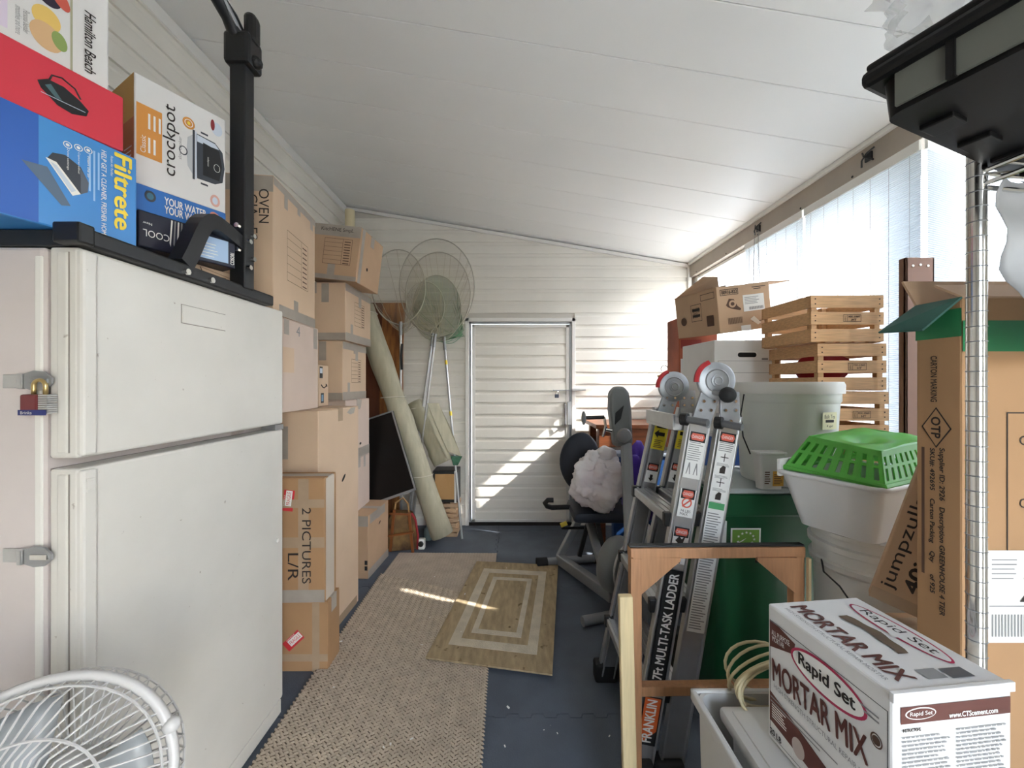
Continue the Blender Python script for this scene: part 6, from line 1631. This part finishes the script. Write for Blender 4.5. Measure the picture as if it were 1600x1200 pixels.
# ------------------------------------------------------------ white tubs under it, with a coil of cable
t = thing('white_tub_bin', 'tall white lidded tub carrying the mortar mix box', 'tub', (.66, .70, 0))
zt = zbm-.003; c_ = onz(1122, 1098, zt)
bm = B(); hopper(bm, c_.x+.012, c_.x+.285, c_.y-.42, c_.y-.012, 0, zt-.02, .03, .03, bev=.03); obj('body', bm, M_white, t, smooth=SM)
bm = B(); box(bm, c_.x, c_.x+.295, c_.y-.43, c_.y, zt-.035, zt-.004, bev=.01); box(bm, c_.x+.02, c_.x+.275, c_.y-.41, c_.y-.02, zt-.006, zt, bev=.002); obj('lid', bm, M_white, t, smooth=SM)
e_ = onz(1094, 1078, zt+.01)
t = thing('white_open_tub', 'open white tub holding a coil of pale cable behind the lidded tub', 'tub', (.62, 1.0, 0))
x0, x1, y0, y1 = c_.x-.040, c_.x+.27, c_.y-.34, c_.y+.055
bm = B(); hopper(bm, x0+.008, x1-.008, y0+.008, y1-.008, 0, zt-.012, .012, .01, bev=.03); obj('body', bm, M_white, t, smooth=SM)
bm = B()
for a in ((x0, x1, y0, y0+.012), (x0, x1, y1-.012, y1), (x0, x0+.012, y0, y1), (x1-.012, x1, y0, y1)): box(bm, *a, zt-.034, zt-.008, bev=.004)
obj('rim', bm, M_white, t)
bm = B(); cc = Vector((x0+.19, y1-.015, zt+.02))
for i in range(9):
    a = i*.35; R_ = .085-.004*(i % 3); tl = .5+.12*i
    u1 = Vector((math.cos(a*.15), .25*math.sin(a), 0)); v1 = Vector((.25*math.sin(i*1.3), .35*math.cos(i*.7), 1)).normalized()
    tube(bm, [cc+u1*(R_*1.25*math.cos(2*PI*q/22))+v1*(R_*.72*math.sin(2*PI*q/22))+Vector((0, .012*(i-4), 0)) for q in range(22)], .0036, 6, True)
sphere(bm, cc+Vector((.075, -.02, .03)), .020, 2, (1, 1, 1.5))
tag(obj('cable_coil', bm, mat('cream_cable', '#cdbf98', .5), smooth=True), 'coiled cream cable lying in the open white tub', 'cable')
# thin black cable beside the buckets
bm = B(); tube(bm, [at(1282, 865, 1.22), at(1287, 893, 1.12), at(1312, 916, 1.05), at(1330, 936, 1.0)+Vector((0, 0, -.01)), at(1345, 985, .98)], .0025, 6)
tag(obj('thin_cable', bm, M_rub), 'thin black cable hanging beside the upper white bucket', 'cable')

# ------------------------------------------------------------ white fan, lower left corner
cf = at(38, 1282, .60); cf = Vector((-.762, .60, .70))
t = thing('pedestal_fan', 'white pedestal fan with wire cage in the lower left corner', 'fan', (cf.x, cf.y+.10, 0))
fa = Vector((.35, -.86, .36)).normalized()      # facing direction
ux, uy = frame_of(fa)
M_fan = mat('fan_white', '#c4c3c1', .35)
R0 = .185
bm = B(); torus(bm, cf, R0, .0085, fa, 48, 8); torus(bm, cf-fa*.012, R0-.001, .006, fa, 48, 6); obj('rim', bm, M_fan, t, smooth=True)
bm = B()
for i in range(56):
    a = 2*PI*i/56; d = ux*math.cos(a)+uy*math.sin(a); a2 = a+.35; d2 = ux*math.cos(a2)+uy*math.sin(a2)
    tube(bm, [cf+d*R0, cf+(d*.75+d2*.25)*R0*.86+fa*.035, cf+d2*R0*.5+fa*.055, cf+d2*.045+fa*.058], .0017, 5)
for rr_, hh_ in ((.95, .02), (.62, .052)): torus(bm, cf+fa*hh_, R0*rr_, .002, fa, 40, 4)
obj('front_grille', bm, M_fan, t)
bm = B()
for i in range(56):
    a = 2*PI*i/56; d = ux*math.cos(a)+uy*math.sin(a); tube(bm, [cf+d*R0*1.0, cf+d*R0*1.0-fa*.05, cf+d*R0*.82-fa*.10, cf+d*.05-fa*.12], .0017, 5)
torus(bm, cf-fa*.05, R0*1.0, .002, fa, 40, 4); torus(bm, cf-fa*.10, R0*.82, .002, fa, 40, 4)
obj('rear_grille', bm, M_fan, t)
bm = B(); lathe(bm, [(0, .066), (.03, .066), (.048, .058), (.05, .05), (0, .05)], 24, Matrix.Translation(cf) @ fa.to_track_quat('Z', 'Y').to_matrix().to_4x4()); obj('badge', bm, M_fan, t, smooth=SM)
Mq = Matrix.Translation(cf) @ fa.to_track_quat('Z', 'Y').to_matrix().to_4x4()
bm = B(); lathe(bm, [(0, -.18), (.03, -.18), (.05, -.15), (.05, -.06), (.03, -.04), (.02, .02), (0, .02)], 20, Mq); obj('motor', bm, M_fan, t, smooth=SM)
for kx in range(3):
    bm = B(); pr = Mq @ Matrix.Rotation(2*PI*kx/3, 4, 'Z')
    g = []
    for j in range(6):
        s = .02+.135*j/5; row = []
        for i in range(6):
            an = (-.55+1.1*i/5)*(1 if j else .6); row.append(bm.verts.new(pr @ Vector((s*math.cos(an), s*math.sin(an), -.012+.03*(i/5-.5)))))
        g.append(row)
    for j in range(5):
        for i in range(5): bm.faces.new((g[j][i], g[j][i+1], g[j+1][i+1], g[j+1][i]))
    o = obj('blade', bm, mat('fan_blade', '#9a9fa1', .3), t, smooth=True); md = o.modifiers.new('t', 'SOLIDIFY'); md.thickness = .002
for i in range(4):
    a = PI*i/2+.4; d = ux*math.cos(a)+uy*math.sin(a); p = cf+d*(R0+.004); bm = B(); sphere(bm, p, .014, 2, (1, 1, 1)); obj('rim_clip', bm, M_fan, t, smooth=True)
base = Vector((cf.x, cf.y+.10, 0)); pb = Mq @ Vector((0, 0, -.12))
bm = B(); tube(bm, [base+Vector((0, 0, .02)), Vector((base.x, base.y, pb.z-.1)), pb], [.016, .014, .014], 12); obj('pole', bm, M_fan, t, smooth=SM)
bm = B(); lathe(bm, [(0, 0), (.19, 0), (.19, .012), (.17, .022), (.03, .035), (.025, .08), (0, .08)], 36, Matrix.Translation(base)); obj('base', bm, M_fan, t, smooth=SM)
